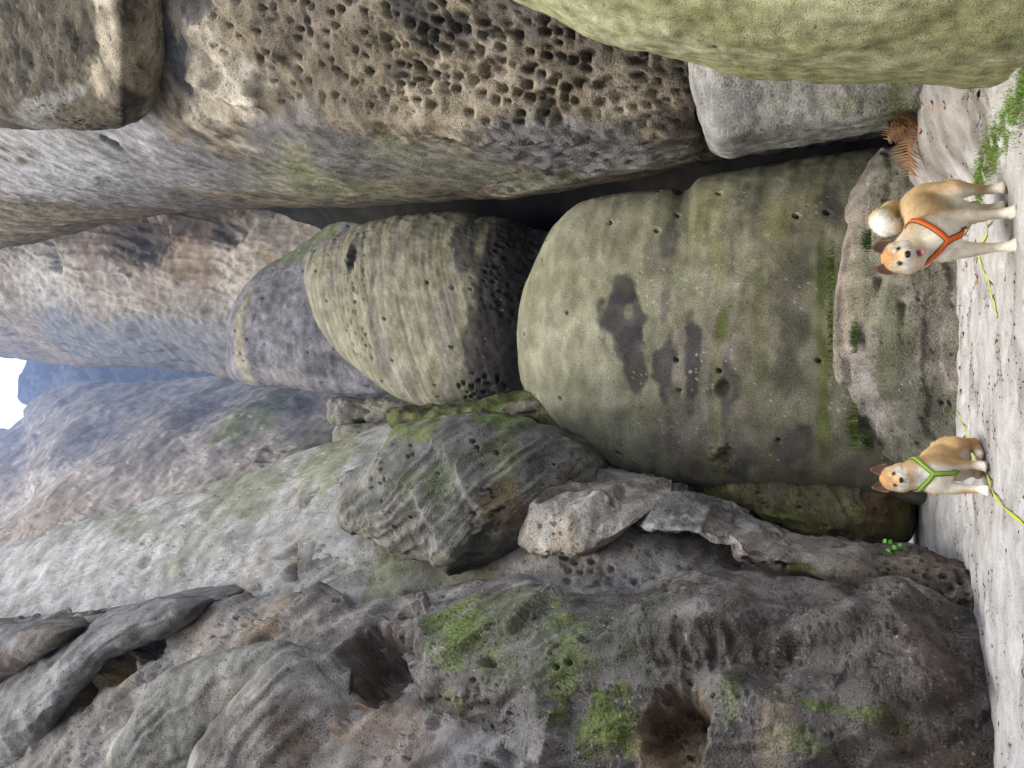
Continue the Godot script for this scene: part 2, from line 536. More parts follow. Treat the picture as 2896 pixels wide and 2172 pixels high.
func make_dog(called: String, label: String, at: Vector3, bones: Array, head: Dictionary, paints: Array, straps: Array, strap_color: Color, harness_label: String, base_coat: Color):
	var lo := Vector3.ONE * 9.0
	var hi := -lo
	for chain in bones:
		for k in chain:
			lo = lo.min(k[0] - Vector3.ONE * (k[1] + 0.05)); hi = hi.max(k[0] + Vector3.ONE * (k[1] + 0.05))
	var body := Field.new(lo, hi, 0.0075)
	for chain in bones:
		for i in chain.size() - 1: body.bone(chain[i][0], chain[i][1], chain[i + 1][0], chain[i + 1][1], 0.003 + 0.32 * minf(chain[i][1], chain[i + 1][1]))
	var v := PackedVector3Array()
	var index := PackedInt32Array()
	body.net(v, index)
	# the head has a finer grid of its own
	var o: Vector3 = head.at
	var fr: Basis = head.frame
	var top := Field.new(o - Vector3.ONE * 0.15, o + Vector3.ONE * 0.15, 0.0042)
	var piece := func(a: Vector3, ra: float, b: Vector3, rb: float, k: float): top.bone(o + fr * a, ra, o + fr * b, rb, k)
	piece.call(Vector3(-0.012, 0.002, -0.010), 0.050, Vector3(0.012, 0.002, -0.010), 0.050, 0.015)
	piece.call(Vector3(0, 0.016, 0.020), 0.032, Vector3(0, 0.022, 0.0), 0.038, 0.015)
	piece.call(Vector3(-0.032, -0.026, 0.010), 0.030, Vector3(-0.040, -0.040, -0.022), 0.032, 0.016)
	piece.call(Vector3(0.032, -0.026, 0.010), 0.030, Vector3(0.040, -0.040, -0.022), 0.032, 0.016)
	piece.call(Vector3(0, -0.016, 0.040), 0.033, Vector3(0, -0.026, 0.090), 0.0205, 0.018)
	piece.call(Vector3(-0.010, -0.034, 0.066), 0.018, Vector3(-0.007, -0.036, 0.090), 0.014, 0.012)
	piece.call(Vector3(0.010, -0.034, 0.066), 0.018, Vector3(0.007, -0.036, 0.090), 0.014, 0.012)
	var gape: float = head.gape
	piece.call(Vector3(0, -0.046, 0.030), 0.026, Vector3(0, -0.050 - gape, 0.080 - gape * 0.5), 0.013, 0.010)
	piece.call(Vector3(0, -0.05, -0.02), 0.058, Vector3(0, -0.075, -0.05), 0.062, 0.03)
	top.net(v, index)
	var n_fur := v.size()
	var colors := PackedColorArray(); colors.resize(n_fur)
	for i in n_fur:
		var p := v[i]
		var col := base_coat
		var wob := noise_mid.get_noise_3dv(p * 22.0)
		for h in paints:
			var q: Vector3 = (p - h[0]) / h[1]
			if h.size() > 5: q = (h[5] as Basis).inverse() * (p - h[0]) / h[1]
			var far := q.length() + wob * 0.22
			var m: float = clampf((1.0 - far) / h[4] + 0.5, 0.0, 1.0) * h[3]
			col = col.lerp(h[2], m)
		col = col * (1.0 + 0.16 * wob + 0.10 * noise_fine.get_noise_3dv(p * Vector3(190, 60, 190)))
		col.a = 1.0
		colors[i] = col
	var normals: PackedVector3Array = surface(v, index, colors)[Mesh.ARRAY_NORMAL]
	for i in n_fur: v[i] += normals[i] * (0.0022 * noise_mid.get_noise_3dv(v[i] * Vector3(60, 28, 60)))
	for e in head.ears:
		ear(v, index, colors, e[0], e[1], e[2], fr.z, Color(0.38, 0.22, 0.12), Color(0.15, 0.095, 0.085))
	# tongue
	if gape > 0.0:
		ball(v, index, colors, o + fr * Vector3(0, -0.054 - gape * 0.55, 0.074), fr * Basis(Vector3.RIGHT, 0.45), Vector3(0.0135, 0.005, 0.032), Color(0.62, 0.22, 0.30))
	var arrays := surface(v, index, colors)
	var mesh := ArrayMesh.new()
	mesh.add_surface_from_arrays(Mesh.PRIMITIVE_TRIANGLES, arrays)
	mesh.surface_set_material(0, materials["fur"])
	# eyes, nose and lips shine
	var gv := PackedVector3Array()
	var gi := PackedInt32Array()
	var gc := PackedColorArray()
	for s in [-1.0, 1.0]:
		ball(gv, gi, gc, o + fr * Vector3(s * 0.0265, 0.001, 0.0475), fr * Basis(Vector3.BACK, s * 0.35), Vector3(0.0095, 0.0068, 0.006), Color(0.012, 0.008, 0.006))
	ball(gv, gi, gc, o + fr * Vector3(0, -0.021, 0.109), fr, Vector3(0.0145, 0.0115, 0.0085), Color(0.012, 0.011, 0.012))
	if gape > 0.0: ball(gv, gi, gc, o + fr * Vector3(0, -0.048 - gape * 0.25, 0.066), fr, Vector3(0.019, 0.007, 0.024), Color(0.03, 0.014, 0.014))
	else: ball(gv, gi, gc, o + fr * Vector3(0, -0.047, 0.086), fr, Vector3(0.013, 0.0022, 0.014), Color(0.03, 0.02, 0.02))
	mesh.add_surface_from_arrays(Mesh.PRIMITIVE_TRIANGLES, surface(gv, gi, gc))
	mesh.surface_set_material(1, materials["wet"])
	var dog := MeshInstance3D.new()
	dog.name = called
	dog.mesh = mesh
	dog.position = at
	describe(dog, label, "dog", "dogs on the sand")
	add_child(dog, true)
	# loose hairs over the coat
	var rng := RandomNumberGenerator.new()
	rng.seed = 77
	var blade := SurfaceTool.new()
	blade.begin(Mesh.PRIMITIVE_TRIANGLES)
	blade.set_normal(Vector3(0, 0, 1))
	for q in [Vector3(-0.5, 0, 0), Vector3(0.0, 1.0, 0.12), Vector3(0.5, 0, 0)]: blade.add_vertex(q)
	var copies := MultiMesh.new()
	copies.transform_format = MultiMesh.TRANSFORM_3D
	copies.use_colors = true
	copies.mesh = blade.commit()
	var total := 34000
	copies.instance_count = total
	var tris := index.size() / 3
	for k in total:
		var i := 0
		for tries in 20:
			i = index[rng.randi_range(0, tris - 1) * 3]
			if i < n_fur: break
		var nn := normals[mini(i, n_fur - 1)]
		var flow := Vector3(0.1, -0.8, -0.6)
		if v[i].distance_to(o) < 0.12: flow = (v[i] - (o + fr * Vector3(0, -0.02, 0.10))).normalized() * 0.9
		var lay := (flow - nn * flow.dot(nn)).normalized()
		var y := (lay + nn * rng.randf_range(0.15, 0.55) + Vector3(rng.randf() - 0.5, rng.randf() - 0.5, rng.randf() - 0.5) * 0.5).normalized()
		var long := rng.randf_range(0.008, 0.019)
		if v[i].distance_to(o) < 0.11: long *= 0.55
		if v[i].y < 0.12: long *= 0.6
		var x := y.cross(nn).normalized()
		var z := x.cross(y)
		var jitter := Vector3(rng.randf() - 0.5, rng.randf() - 0.5, rng.randf() - 0.5) * 0.006
		jitter -= nn * jitter.dot(nn)
		copies.set_instance_transform(k, Transform3D(Basis(x * 0.0014, y * long, z * long), v[i] + jitter - nn * 0.001))
		copies.set_instance_color(k, colors[i] * rng.randf_range(0.72, 1.25))
	var hair := MultiMeshInstance3D.new()
	hair.name = "fur"
	hair.multimesh = copies
	hair.material_override = materials["hair"]
	hair.set_meta("kind", "stuff")
	dog.add_child(hair, true)
	# harness
	var st := SurfaceTool.new()
	st.begin(Mesh.PRIMITIVE_TRIANGLES)
	var lining := SurfaceTool.new()
	lining.begin(Mesh.PRIMITIVE_TRIANGLES)
	for s in straps:
		strap(body, top, s[1], s[0], 0.007, 0.004, st)
		strap(body, top, s[1], s[0] * 1.28, 0.004, 0.003, lining)
	st.generate_normals()
	lining.generate_normals()
	var harness := MeshInstance3D.new()
	harness.name = "harness"
	harness.mesh = st.commit()
	harness.material_override = plain("webbing", strap_color, 0.75, 0.3)
	harness.set_meta("label", harness_label)
	dog.add_child(harness, true)
	var under := MeshInstance3D.new()
	under.name = "harness_lining"
	under.mesh = lining.commit()
	under.material_override = plain("lining", Color(0.05, 0.045, 0.04), 0.9, 0.2)
	harness.add_child(under, true)

# joints written as world points; kept relative to where the dog stands
func chain(at: Vector3, numbers: Array) -> Array:
	var out := []
	for i in range(0, numbers.size(), 4): out.append([Vector3(numbers[i], numbers[i + 1], numbers[i + 2]) - at, numbers[i + 3]])
	return out

func make_dogs():
	var fur := StandardMaterial3D.new()
	fur.vertex_color_use_as_albedo = true
	fur.roughness = 0.9
	fur.metallic_specular = 0.2
	materials["fur"] = fur
	var hair := StandardMaterial3D.new()
	hair.vertex_color_use_as_albedo = true
	hair.roughness = 0.75
	hair.metallic_specular = 0.25
	hair.cull_mode = BaseMaterial3D.CULL_DISABLED
	materials["hair"] = hair
	var wet := StandardMaterial3D.new()
	wet.vertex_color_use_as_albedo = true
	wet.roughness = 0.18
	wet.metallic_specular = 0.5
	materials["wet"] = wet
	var white := Color(0.82, 0.78, 0.70)
	var tan_coat := Color(0.58, 0.41, 0.235)
	var orange := Color(0.55, 0.31, 0.13)
	# the dog with the orange harness: standing, head towards the camera
	var at := Vector3(0.69, 0, -3.66)
	var y0 := 0.0
	var bones := [
		chain(at, [0.585, 0.275, -3.49, 0.082, 0.612, 0.285, -3.54, 0.090, 0.69, 0.297, -3.66, 0.082, 0.765, 0.318, -3.77, 0.074, 0.81, 0.325, -3.825, 0.076]),
		chain(at, [0.605, 0.32, -3.51, 0.086, 0.535, 0.392, -3.462, 0.070]),
		chain(at, [0.553, 0.25, -3.50, 0.052, 0.545, 0.17, -3.512, 0.030, 0.550, 0.065, -3.530, 0.0175, 0.549, 0.024, -3.515, 0.0205, 0.548, 0.018, -3.488, 0.0165]),
		chain(at, [0.662, 0.25, -3.53, 0.056, 0.682, 0.165, -3.532, 0.031, 0.690, 0.065, -3.558, 0.018, 0.688, 0.024, -3.545, 0.021, 0.684, 0.018, -3.516, 0.017]),
		chain(at, [0.838, 0.295, -3.825, 0.070, 0.853, 0.19, -3.78, 0.044, 0.866, 0.105, -3.868, 0.022, 0.856, 0.04, -3.845, 0.0195, 0.852, 0.021, -3.815, 0.0225, 0.846, 0.017, -3.79, 0.0185]),
		chain(at, [0.780, 0.28, -3.83, 0.062, 0.772, 0.18, -3.775, 0.038, 0.782, 0.10, -3.872, 0.021, 0.774, 0.038, -3.858, 0.019, 0.771, 0.021, -3.828, 0.022, 0.766, 0.017, -3.803, 0.018]),
		chain(at, [0.812, 0.37, -3.865, 0.034, 0.802, 0.435, -3.845, 0.042, 0.752, 0.478, -3.795, 0.050, 0.712, 0.456, -3.745, 0.044, 0.705, 0.43, -3.735, 0.03]),
	]
	# toes
	for paw in [[0.548, -3.478, 1.0], [0.684, -3.506, 1.0], [0.846, -3.782, 0.9], [0.766, -3.795, 0.9]]:
		for k in 4:
			var x: float = paw[0] + (k - 1.5) * 0.0115
			bones.append(chain(at, [x, 0.017, paw[1] - 0.014, 0.0085, x + (k - 1.5) * 0.001, 0.0095, paw[1] + (0.002 if k == 0 or k == 3 else 0.008), 0.0082]))
	var frame := Basis.from_euler(Vector3(0.10, -0.10, 0.09))
	var o := Vector3(0.524, 0.424, -3.435) - at
	var head := {"at": o, "frame": frame, "gape": 0.026, "ears": [
		[Vector3(0.497, 0.462, -3.425) - at, Vector3(0.452, 0.436, -3.435) - at, Vector3(0.472, 0.510, -3.425) - at],
		[Vector3(0.541, 0.470, -3.425) - at, Vector3(0.594, 0.450, -3.435) - at, Vector3(0.575, 0.522, -3.425) - at]]}
	var paints := [
		[Vector3(0.570, 0.26, -3.45) - at, Vector3(0.105, 0.13, 0.10), white, 0.95, 0.5],
		[Vector3(0.64, 0.235, -3.47) - at, Vector3(0.06, 0.08, 0.07), white, 0.8, 0.6],
		[Vector3(0.549, 0.08, -3.50) - at, Vector3(0.026, 0.13, 0.06), white, 0.8, 0.6],
		[Vector3(0.549, 0.0, -3.50) - at, Vector3(0.06, 0.05, 0.07), white, 1.0, 0.5],
		[Vector3(0.680, 0.08, -3.52) - at, Vector3(0.024, 0.13, 0.06), white, 0.75, 0.6],
		[Vector3(0.686, 0.0, -3.53) - at, Vector3(0.06, 0.055, 0.07), white, 1.0, 0.5],
		[Vector3(0.70, 0.18, -3.66) - at, Vector3(0.12, 0.06, 0.16), white, 0.9, 0.6],
		[Vector3(0.820, 0.13, -3.80) - at, Vector3(0.040, 0.13, 0.12), white, 0.85, 0.6],
		[Vector3(0.785, 0.10, -3.80) - at, Vector3(0.05, 0.14, 0.06), white, 0.75, 0.6],
		[Vector3(0.846, 0.01, -3.80) - at, Vector3(0.05, 0.05, 0.07), white, 0.8, 0.5],
		[Vector3(0.768, 0.01, -3.81) - at, Vector3(0.05, 0.05, 0.07), white, 0.8, 0.5],
		[Vector3(0.725, 0.465, -3.74) - at, Vector3(0.070, 0.06, 0.065), Color(0.80, 0.78, 0.74), 1.0, 0.5],
		[Vector3(0.62, 0.36, -3.48) - at, Vector3(0.05, 0.06, 0.05), Color(0.60, 0.46, 0.30), 0.7, 0.6],
		# face: orange crown and bridge, pale cheeks, muzzle and brows
		[o, Vector3(0.12, 0.10, 0.10), Color(0.70, 0.58, 0.42), 1.0, 0.4],
		[o + frame * Vector3(0, 0.055, 0.01), Vector3(0.055, 0.040, 0.06), orange, 0.95, 0.5],
		[o + frame * Vector3(0, 0.022, 0.05), Vector3(0.017, 0.034, 0.03), orange, 0.8, 0.6],
		[o + frame * Vector3(0, -0.01, 0.07), Vector3(0.013, 0.014, 0.04), Color(0.62, 0.42, 0.25), 0.6, 0.6],
		[o + frame * Vector3(0.04, -0.030, 0.05), Vector3(0.034, 0.026, 0.05), Color(0.78, 0.74, 0.70), 0.9, 0.5],
		[o + frame * Vector3(-0.04, -0.030, 0.05), Vector3(0.034, 0.026, 0.05), Color(0.78, 0.74, 0.70), 0.9, 0.5],
		[o + frame * Vector3(0, -0.036, 0.09), Vector3(0.03, 0.02, 0.035), Color(0.55, 0.53, 0.52), 0.8, 0.6],
		[o + frame * Vector3(0.028, 0.018, 0.05), Vector3(0.014, 0.008, 0.02), Color(0.80, 0.74, 0.64), 0.8, 0.6],
		[o + frame * Vector3(-0.028, 0.018, 0.05), Vector3(0.014, 0.008, 0.02), Color(0.80, 0.74, 0.64), 0.8, 0.6],
		[o + frame * Vector3(0.0275, 0.0, 0.05), Vector3(0.014, 0.0095, 0.015), Color(0.07, 0.05, 0.04), 0.9, 0.5],
		[o + frame * Vector3(-0.0275, 0.0, 0.05), Vector3(0.014, 0.0095, 0.015), Color(0.07, 0.05, 0.04), 0.9, 0.5],
	]
	var straps := [
		[0.020, [Vector3(0.62, 0.41, -3.60) - at, Vector3(0.672, 0.385, -3.52) - at, Vector3(0.640, 0.315, -3.43) - at, Vector3(0.592, 0.262, -3.40) - at, Vector3(0.567, 0.238, -3.39) - at]],
		[0.018, [Vector3(0.50, 0.36, -3.53) - at, Vector3(0.492, 0.312, -3.46) - at, Vector3(0.528, 0.270, -3.40) - at, Vector3(0.567, 0.240, -3.39) - at]],
		[0.021, [Vector3(0.560, 0.246, -3.39) - at, Vector3(0.580, 0.215, -3.40) - at, Vector3(0.600, 0.185, -3.44) - at, Vector3(0.63, 0.17, -3.54) - at]],
	]
	make_dog("dog", "standing tan and white dog in an orange harness, mouth open", at, bones, head, paints, straps, Color(0.62, 0.13, 0.03), "orange webbing harness crossing the chest", tan_coat)
	# the dog with the green harness: sitting back on its haunches
	at = Vector3(-0.44, 0, -4.40)
	bones = [
		chain(at, [-0.470, 0.235, -4.285, 0.072, -0.458, 0.235, -4.33, 0.088, -0.42, 0.195, -4.44, 0.090, -0.388, 0.135, -4.53, 0.090]),
		chain(at, [-0.458, 0.29, -4.315, 0.080, -0.478, 0.375, -4.28, 0.066]),
		chain(at, [-0.512, 0.22, -4.295, 0.046, -0.521, 0.15, -4.288, 0.030, -0.520, 0.06, -4.282, 0.0195, -0.517, 0.023, -4.265, 0.0225, -0.517, 0.017, -4.240, 0.0185]),
		chain(at, [-0.424, 0.22, -4.325, 0.050, -0.414, 0.15, -4.34, 0.031, -0.409, 0.06, -4.372, 0.020, -0.409, 0.023, -4.355, 0.023, -0.410, 0.017, -4.330, 0.0185]),
		chain(at, [-0.350, 0.145, -4.54, 0.072, -0.330, 0.125, -4.475, 0.052, -0.312, 0.035, -4.565, 0.028, -0.345, 0.022, -4.51, 0.022, -0.362, 0.018, -4.465, 0.0195]),
		chain(at, [-0.435, 0.125, -4.55, 0.064, -0.462, 0.105, -4.49, 0.044, -0.455, 0.03, -4.55, 0.025, -0.470, 0.021, -4.48, 0.021]),
		chain(at, [-0.352, 0.10, -4.625, 0.030, -0.334, 0.165, -4.615, 0.036, -0.340, 0.20, -4.585, 0.031]),
	]
	for paw in [[-0.517, -4.232, 1.0], [-0.410, -4.322, 1.0], [-0.364, -4.455, 0.9]]:
		for k in 4:
			var x: float = paw[0] + (k - 1.5) * 0.011
			bones.append(chain(at, [x, 0.016, paw[1] - 0.014, 0.0082, x + (k - 1.5) * 0.001, 0.0092, paw[1] + (0.002 if k == 0 or k == 3 else 0.008), 0.008]))
	frame = Basis.from_euler(Vector3(0.12, 0.03, 0.10))
	o = Vector3(-0.484, 0.417, -4.26) - at
	head = {"at": o, "frame": frame, "gape": 0.0, "ears": [
		[Vector3(-0.504, 0.458, -4.25) - at, Vector3(-0.552, 0.436, -4.26) - at, Vector3(-0.536, 0.518, -4.25) - at],
		[Vector3(-0.466, 0.464, -4.25) - at, Vector3(-0.414, 0.448, -4.26) - at, Vector3(-0.440, 0.526, -4.25) - at]]}
	paints = [
		[Vector3(-0.475, 0.235, -4.23) - at, Vector3(0.075, 0.12, 0.10), white, 0.95, 0.5],
		[Vector3(-0.515, 0.19, -4.25) - at, Vector3(0.030, 0.07, 0.06), white, 0.8, 0.6],
		[Vector3(-0.435, 0.19, -4.28) - at, Vector3(0.030, 0.07, 0.06), white, 0.8, 0.6],
		[Vector3(-0.505, 0.07, -4.25) - at, Vector3(0.020, 0.12, 0.05), white, 0.8, 0.6],
		[Vector3(-0.424, 0.07, -4.34) - at, Vector3(0.020, 0.12, 0.06), white, 0.8, 0.6],
		[Vector3(-0.517, 0.0, -4.24) - at, Vector3(0.05, 0.05, 0.06), white, 1.0, 0.5],
		[Vector3(-0.410, 0.0, -4.33) - at, Vector3(0.05, 0.05, 0.06), white, 1.0, 0.5],
		[Vector3(-0.366, 0.05, -4.46) - at, Vector3(0.03, 0.09, 0.05), white, 0.8, 0.6],
		[Vector3(-0.46, 0.08, -4.45) - at, Vector3(0.06, 0.08, 0.12), white, 0.7, 0.6],
		[Vector3(-0.315, 0.07, -4.53) - at, Vector3(0.03, 0.06, 0.06), Color(0.42, 0.23, 0.10), 0.6, 0.6],
		[o, Vector3(0.12, 0.10, 0.10), Color(0.66, 0.46, 0.26), 1.0, 0.4],
		[o + frame * Vector3(0, 0.055, 0.01), Vector3(0.055, 0.042, 0.06), orange, 0.9, 0.5],
		[o + frame * Vector3(0, 0.020, 0.05), Vector3(0.018, 0.034, 0.03), orange, 0.8, 0.6],
		[o + frame * Vector3(0, -0.008, 0.07), Vector3(0.013, 0.014, 0.04), orange, 0.6, 0.6],
		[o + frame * Vector3(0.036, -0.034, 0.05), Vector3(0.034, 0.026, 0.05), Color(0.80, 0.77, 0.74), 0.95, 0.5],
		[o + frame * Vector3(-0.036, -0.034, 0.05), Vector3(0.034, 0.026, 0.05), Color(0.80, 0.77, 0.74), 0.95, 0.5],
		[o + frame * Vector3(0, -0.040, 0.09), Vector3(0.03, 0.022, 0.035), Color(0.76, 0.73, 0.70), 0.85, 0.6],
		[o + frame * Vector3(0.028, 0.018, 0.05), Vector3(0.014, 0.008, 0.02), Color(0.76, 0.66, 0.52), 0.8, 0.6],
		[o + frame * Vector3(-0.028, 0.018, 0.05), Vector3(0.014, 0.008, 0.02), Color(0.76, 0.66, 0.52), 0.8, 0.6],
		[o + frame * Vector3(0.0275, 0.0, 0.05), Vector3(0.013, 0.009, 0.015), Color(0.08, 0.05, 0.04), 0.9, 0.5],
		[o + frame * Vector3(-0.0275, 0.0, 0.05), Vector3(0.013, 0.009, 0.015), Color(0.08, 0.05, 0.04), 0.9, 0.5],
	]
	straps = [
		[0.019, [Vector3(-0.42, 0.35, -4.40) - at, Vector3(-0.384, 0.325, -4.32) - at, Vector3(-0.412, 0.278, -4.24) - at, Vector3(-0.446, 0.238, -4.21) - at]],
		[0.017, [Vector3(-0.54, 0.33, -4.36) - at, Vector3(-0.532, 0.305, -4.29) - at, Vector3(-0.490, 0.268, -4.22) - at, Vector3(-0.446, 0.240, -4.21) - at]],
		[0.020, [Vector3(-0.448, 0.244, -4.21) - at, Vector3(-0.446, 0.20, -4.23) - at, Vector3(-0.446, 0.165, -4.27) - at, Vector3(-0.44, 0.13, -4.36) - at]],
	]
	make_dog("dog", "sitting tan and white dog in a bright green harness", at, bones, head, paints, straps, Color(0.23, 0.42, 0.05), "green webbing harness crossing the chest", Color(0.57, 0.38, 0.20))

# ---------------------------------------------------------------- plants, leashes and litter

func on_ground(x: float, z: float, lift := 0.0) -> Vector3:
	return Vector3(x, ground_height(x, z) + lift, z)

# one bent blade of grass as a tapering strip
func blade_into(v: PackedVector3Array, index: PackedInt32Array, colors: PackedColorArray, root: Vector3, lean: Vector3, tall: float, wide: float, col: Color):
	var side := Vector3(lean.z, 0, -lean.x)
	side = side.normalized() * wide if side.length() > 0.001 else Vector3(wide, 0, 0)
	var first := v.size()
	for k in 3:
		var t := k / 3.0
		var p := root + Vector3.UP * tall * t * (1.0 - 0.25 * t) + lean * tall * t * t
		var w := side * (1.0 - t * 0.75)
		v.append(p - w); v.append(p + w)
		colors.append(col); colors.append(col)
	v.append(root + Vector3.UP * tall * 0.75 + lean * tall)
	colors.append(col)
	for k in 2: index.append_array([first + k * 2, first + k * 2 + 1, first + k * 2 + 2, first + k * 2 + 1, first + k * 2 + 3, first + k * 2 + 2])
	index.append_array([first + 4, first + 5, first + 6])

func leafy_node(called: String, v: PackedVector3Array, index: PackedInt32Array, colors: PackedColorArray, parent: Node3D, at := Vector3.ZERO) -> MeshInstance3D:
	var o := MeshInstance3D.new()
	o.name = called
	o.mesh = solid(v, index, colors)
	o.material_override = materials["leaf"]
	o.position = at
	parent.add_child(o, true)
	return o

func grass_tuft(label: String, at: Vector3, spread: Vector3, count: int, tall: float, green: Color, dry: Color, dry_share: float, rng: RandomNumberGenerator):
	var v := PackedVector3Array()
	var index := PackedInt32Array()
	var colors := PackedColorArray()
	for k in count:
		var root := Vector3(clampf(rng.randfn(), -2.2, 2.2) * spread.x * 0.5, 0, clampf(rng.randfn(), -2.0, 2.0) * spread.z * 0.5)
		root.y = spread.y * root.x / maxf(spread.x, 0.01) - 0.012 + (ground_height(at.x + root.x, at.z + root.z) - at.y if spread.y == 0.0 and at.y < 0.4 else 0.0)
		var lean := Vector3(rng.randf_range(-0.8, 0.8), 0, rng.randf_range(-0.5, 0.9))
		var col := (dry if rng.randf() < dry_share else green) * rng.randf_range(0.65, 1.3)
		col.a = 1.0
		blade_into(v, index, colors, root, lean, tall * rng.randf_range(0.4, 1.1), 0.0028, col)
	var tuft := Node3D.new()
	tuft.name = "grass_tuft"
	tuft.position = at
	describe(tuft, label, "grass tuft", "grass tufts round the boulder stack")
	add_child(tuft, true)
	leafy_node("blades", v, index, colors, tuft).set_meta("kind", "stuff")

# a tube along points, with a flattened section
func tube(points: Array, wide: float, thick: float) -> ArrayMesh:
	var curve: Array[Vector3] = []
	for i in points.size() - 1:
		var p0: Vector3 = points[maxi(i - 1, 0)]
		var p1: Vector3 = points[i]
		var p2: Vector3 = points[i + 1]
		var p3: Vector3 = points[mini(i + 2, points.size() - 1)]
		for k in 8: curve.append(p1.cubic_interpolate(p2, p0, p3, k / 8.0))
	curve.append(points[points.size() - 1])
	var v := PackedVector3Array()
	var index := PackedInt32Array()
	for i in curve.size():
		var along := (curve[mini(i + 1, curve.size() - 1)] - curve[maxi(i - 1, 0)]).normalized()
		var side := along.cross(Vector3.UP)
		side = side.normalized() if side.length() > 0.05 else Vector3.RIGHT
		var up := side.cross(along).normalized()
		var roll := 0.5 * sin(i * 0.7)
		for k in 6:
			var a := TAU * k / 6.0
			v.append(curve[i] + (side.rotated(along, roll) * cos(a) * wide + up.rotated(along, roll) * sin(a) * thick) * 0.5)
	for i in curve.size() - 1:
		for k in 6:
			var a := i * 6 + k
			var b := i * 6 + (k + 1) % 6
			index.append_array([a, a + 6, b, b, a + 6, b + 6])
	return solid(v, index, PackedColorArray())

func make_plants():
	var leaf := StandardMaterial3D.new()
	leaf.vertex_color_use_as_albedo = true
	leaf.roughness = 0.7
	leaf.metallic_specular = 0.3
	leaf.cull_mode = BaseMaterial3D.CULL_DISABLED
	leaf.backlight_enabled = true
	leaf.backlight = Color(0.25, 0.3, 0.1)
	materials["leaf"] = leaf
	var rng := RandomNumberGenerator.new()
	rng.seed = 4021
	# leashes
	var line := MeshInstance3D.new()
	line.name = "leash"
	line.mesh = tube([Vector3(0.615, 0.172, -3.55), Vector3(0.69, 0.135, -3.70), Vector3(0.75, 0.095, -3.80), Vector3(0.815, 0.125, -3.93), Vector3(0.835, 0.07, -4.0), Vector3(0.80, 0.04, -4.12), on_ground(0.76, -4.35, 0.006), on_ground(0.70, -4.52, 0.006), on_ground(0.592, -4.446, 0.007), on_ground(0.50, -4.29, 0.006), on_ground(0.43, -4.16, 0.006), on_ground(0.367, -4.07, 0.006), on_ground(0.298, -3.913, 0.003)], 0.014, 0.005)
	line.material_override = plain("yellow webbing", Color(0.55, 0.58, 0.06), 0.6, 0.3)
	describe(line, "yellow leash trailing on the sand from the dog in the orange harness", "leash")
	add_child(line, true)
	line = MeshInstance3D.new()
	line.name = "leash"
	line.mesh = tube([on_ground(-0.18, -5.55, 0.004), on_ground(-0.219, -5.4, 0.006), on_ground(-0.29, -5.15, 0.006), on_ground(-0.347, -5.009, 0.006), on_ground(-0.40, -4.78, 0.006), on_ground(-0.436, -4.565, 0.006), on_ground(-0.45, -4.35, 0.006), on_ground(-0.503, -4.14, 0.006), on_ground(-0.525, -3.8, 0.006), on_ground(-0.529, -3.376, 0.006), on_ground(-0.54, -2.9, 0.006), on_ground(-0.5, -2.0, 0.006)], 0.014, 0.005)
	line.material_override = materials["yellow webbing"]
	describe(line, "yellow leash running under the dog in the green harness", "leash")
	add_child(line, true)
	# strip of short grass along the foot of the sand bank
	var v := PackedVector3Array()
	var index := PackedInt32Array()
	var colors := PackedColorArray()
	var path := [Vector2(1.15, -3.05), Vector2(1.13, -3.36), Vector2(1.10, -3.62), Vector2(1.065, -3.98), Vector2(1.02, -4.32), Vector2(0.98, -4.50)]
	for k in 9000:
		var t := rng.randf() * 4.999
		var p: Vector2 = path[int(t)].lerp(path[int(t) + 1], t - int(t))
		var wide := lerpf(0.14, 0.05, t / 5.0)
		p.x += rng.randfn(0.0, 0.5) * wide
		p.y += rng.randfn(0.0, 0.04)
		if noise_mid.get_noise_2d(p.x * 6.0, p.y * 6.0) < -0.3: continue
		var col := Color(0.11, 0.23, 0.035).lerp(Color(0.20, 0.30, 0.07), rng.randf())
		if rng.randf() < 0.12: col = Color(0.30, 0.25, 0.13)
		blade_into(v, index, colors, on_ground(p.x, p.y, -0.004), Vector3(rng.randf_range(-0.9, 0.9), 0, rng.randf_range(-0.9, 0.9)), rng.randf_range(0.012, 0.034), 0.0016, col)
	var strip := leafy_node("grass", v, index, colors, self)
	describe(strip, "strip of short green grass along the foot of the sand bank", "grass", "", "stuff")
	# tufts on and under the ledge
	var green := Color(0.075, 0.15, 0.03)
	var dry := Color(0.30, 0.22, 0.12)
	grass_tuft("low grassy fringe in the seam below the largest boulder, at its middle", Vector3(0.46, 0.78, -6.08), Vector3(0.36, 0.0, 0.06), 468, 0.069, green, dry, 0.2, rng)
	grass_tuft("low grassy fringe in the seam below the largest boulder, behind the standing dog", Vector3(0.90, 0.77, -6.10), Vector3(0.16, 0.0, 0.05), 216, 0.075, green, dry, 0.2, rng)
	grass_tuft("grassy fringe where the ledge dips towards the sitting dog", Vector3(-0.33, 0.61, -6.20), Vector3(0.16, 0.0, 0.08), 360, 0.125, green, dry, 0.2, rng)
	grass_tuft("dark green tuft on the ledge above the sitting dog", Vector3(-0.43, 0.50, -6.08), Vector3(0.07, 0.0, 0.05), 162, 0.150, Color(0.04, 0.09, 0.02), dry, 0.1, rng)
	grass_tuft("mossy tuft in the break of the ledge", Vector3(0.34, 0.61, -5.93), Vector3(0.1, 0.0, 0.05), 288, 0.088, green, dry, 0.2, rng)
	grass_tuft("dark tuft on the ledge beside the standing dog's ears", Vector3(1.02, 0.52, -5.85), Vector3(0.07, 0.0, 0.05), 198, 0.112, Color(0.045, 0.10, 0.02), dry, 0.1, rng)
	grass_tuft("thin dry grass at the ledge foot behind the standing dog", on_ground(0.69, -5.91), Vector3(0.22, 0.0, 0.1), 468, 0.075, green, dry, 0.6, rng)
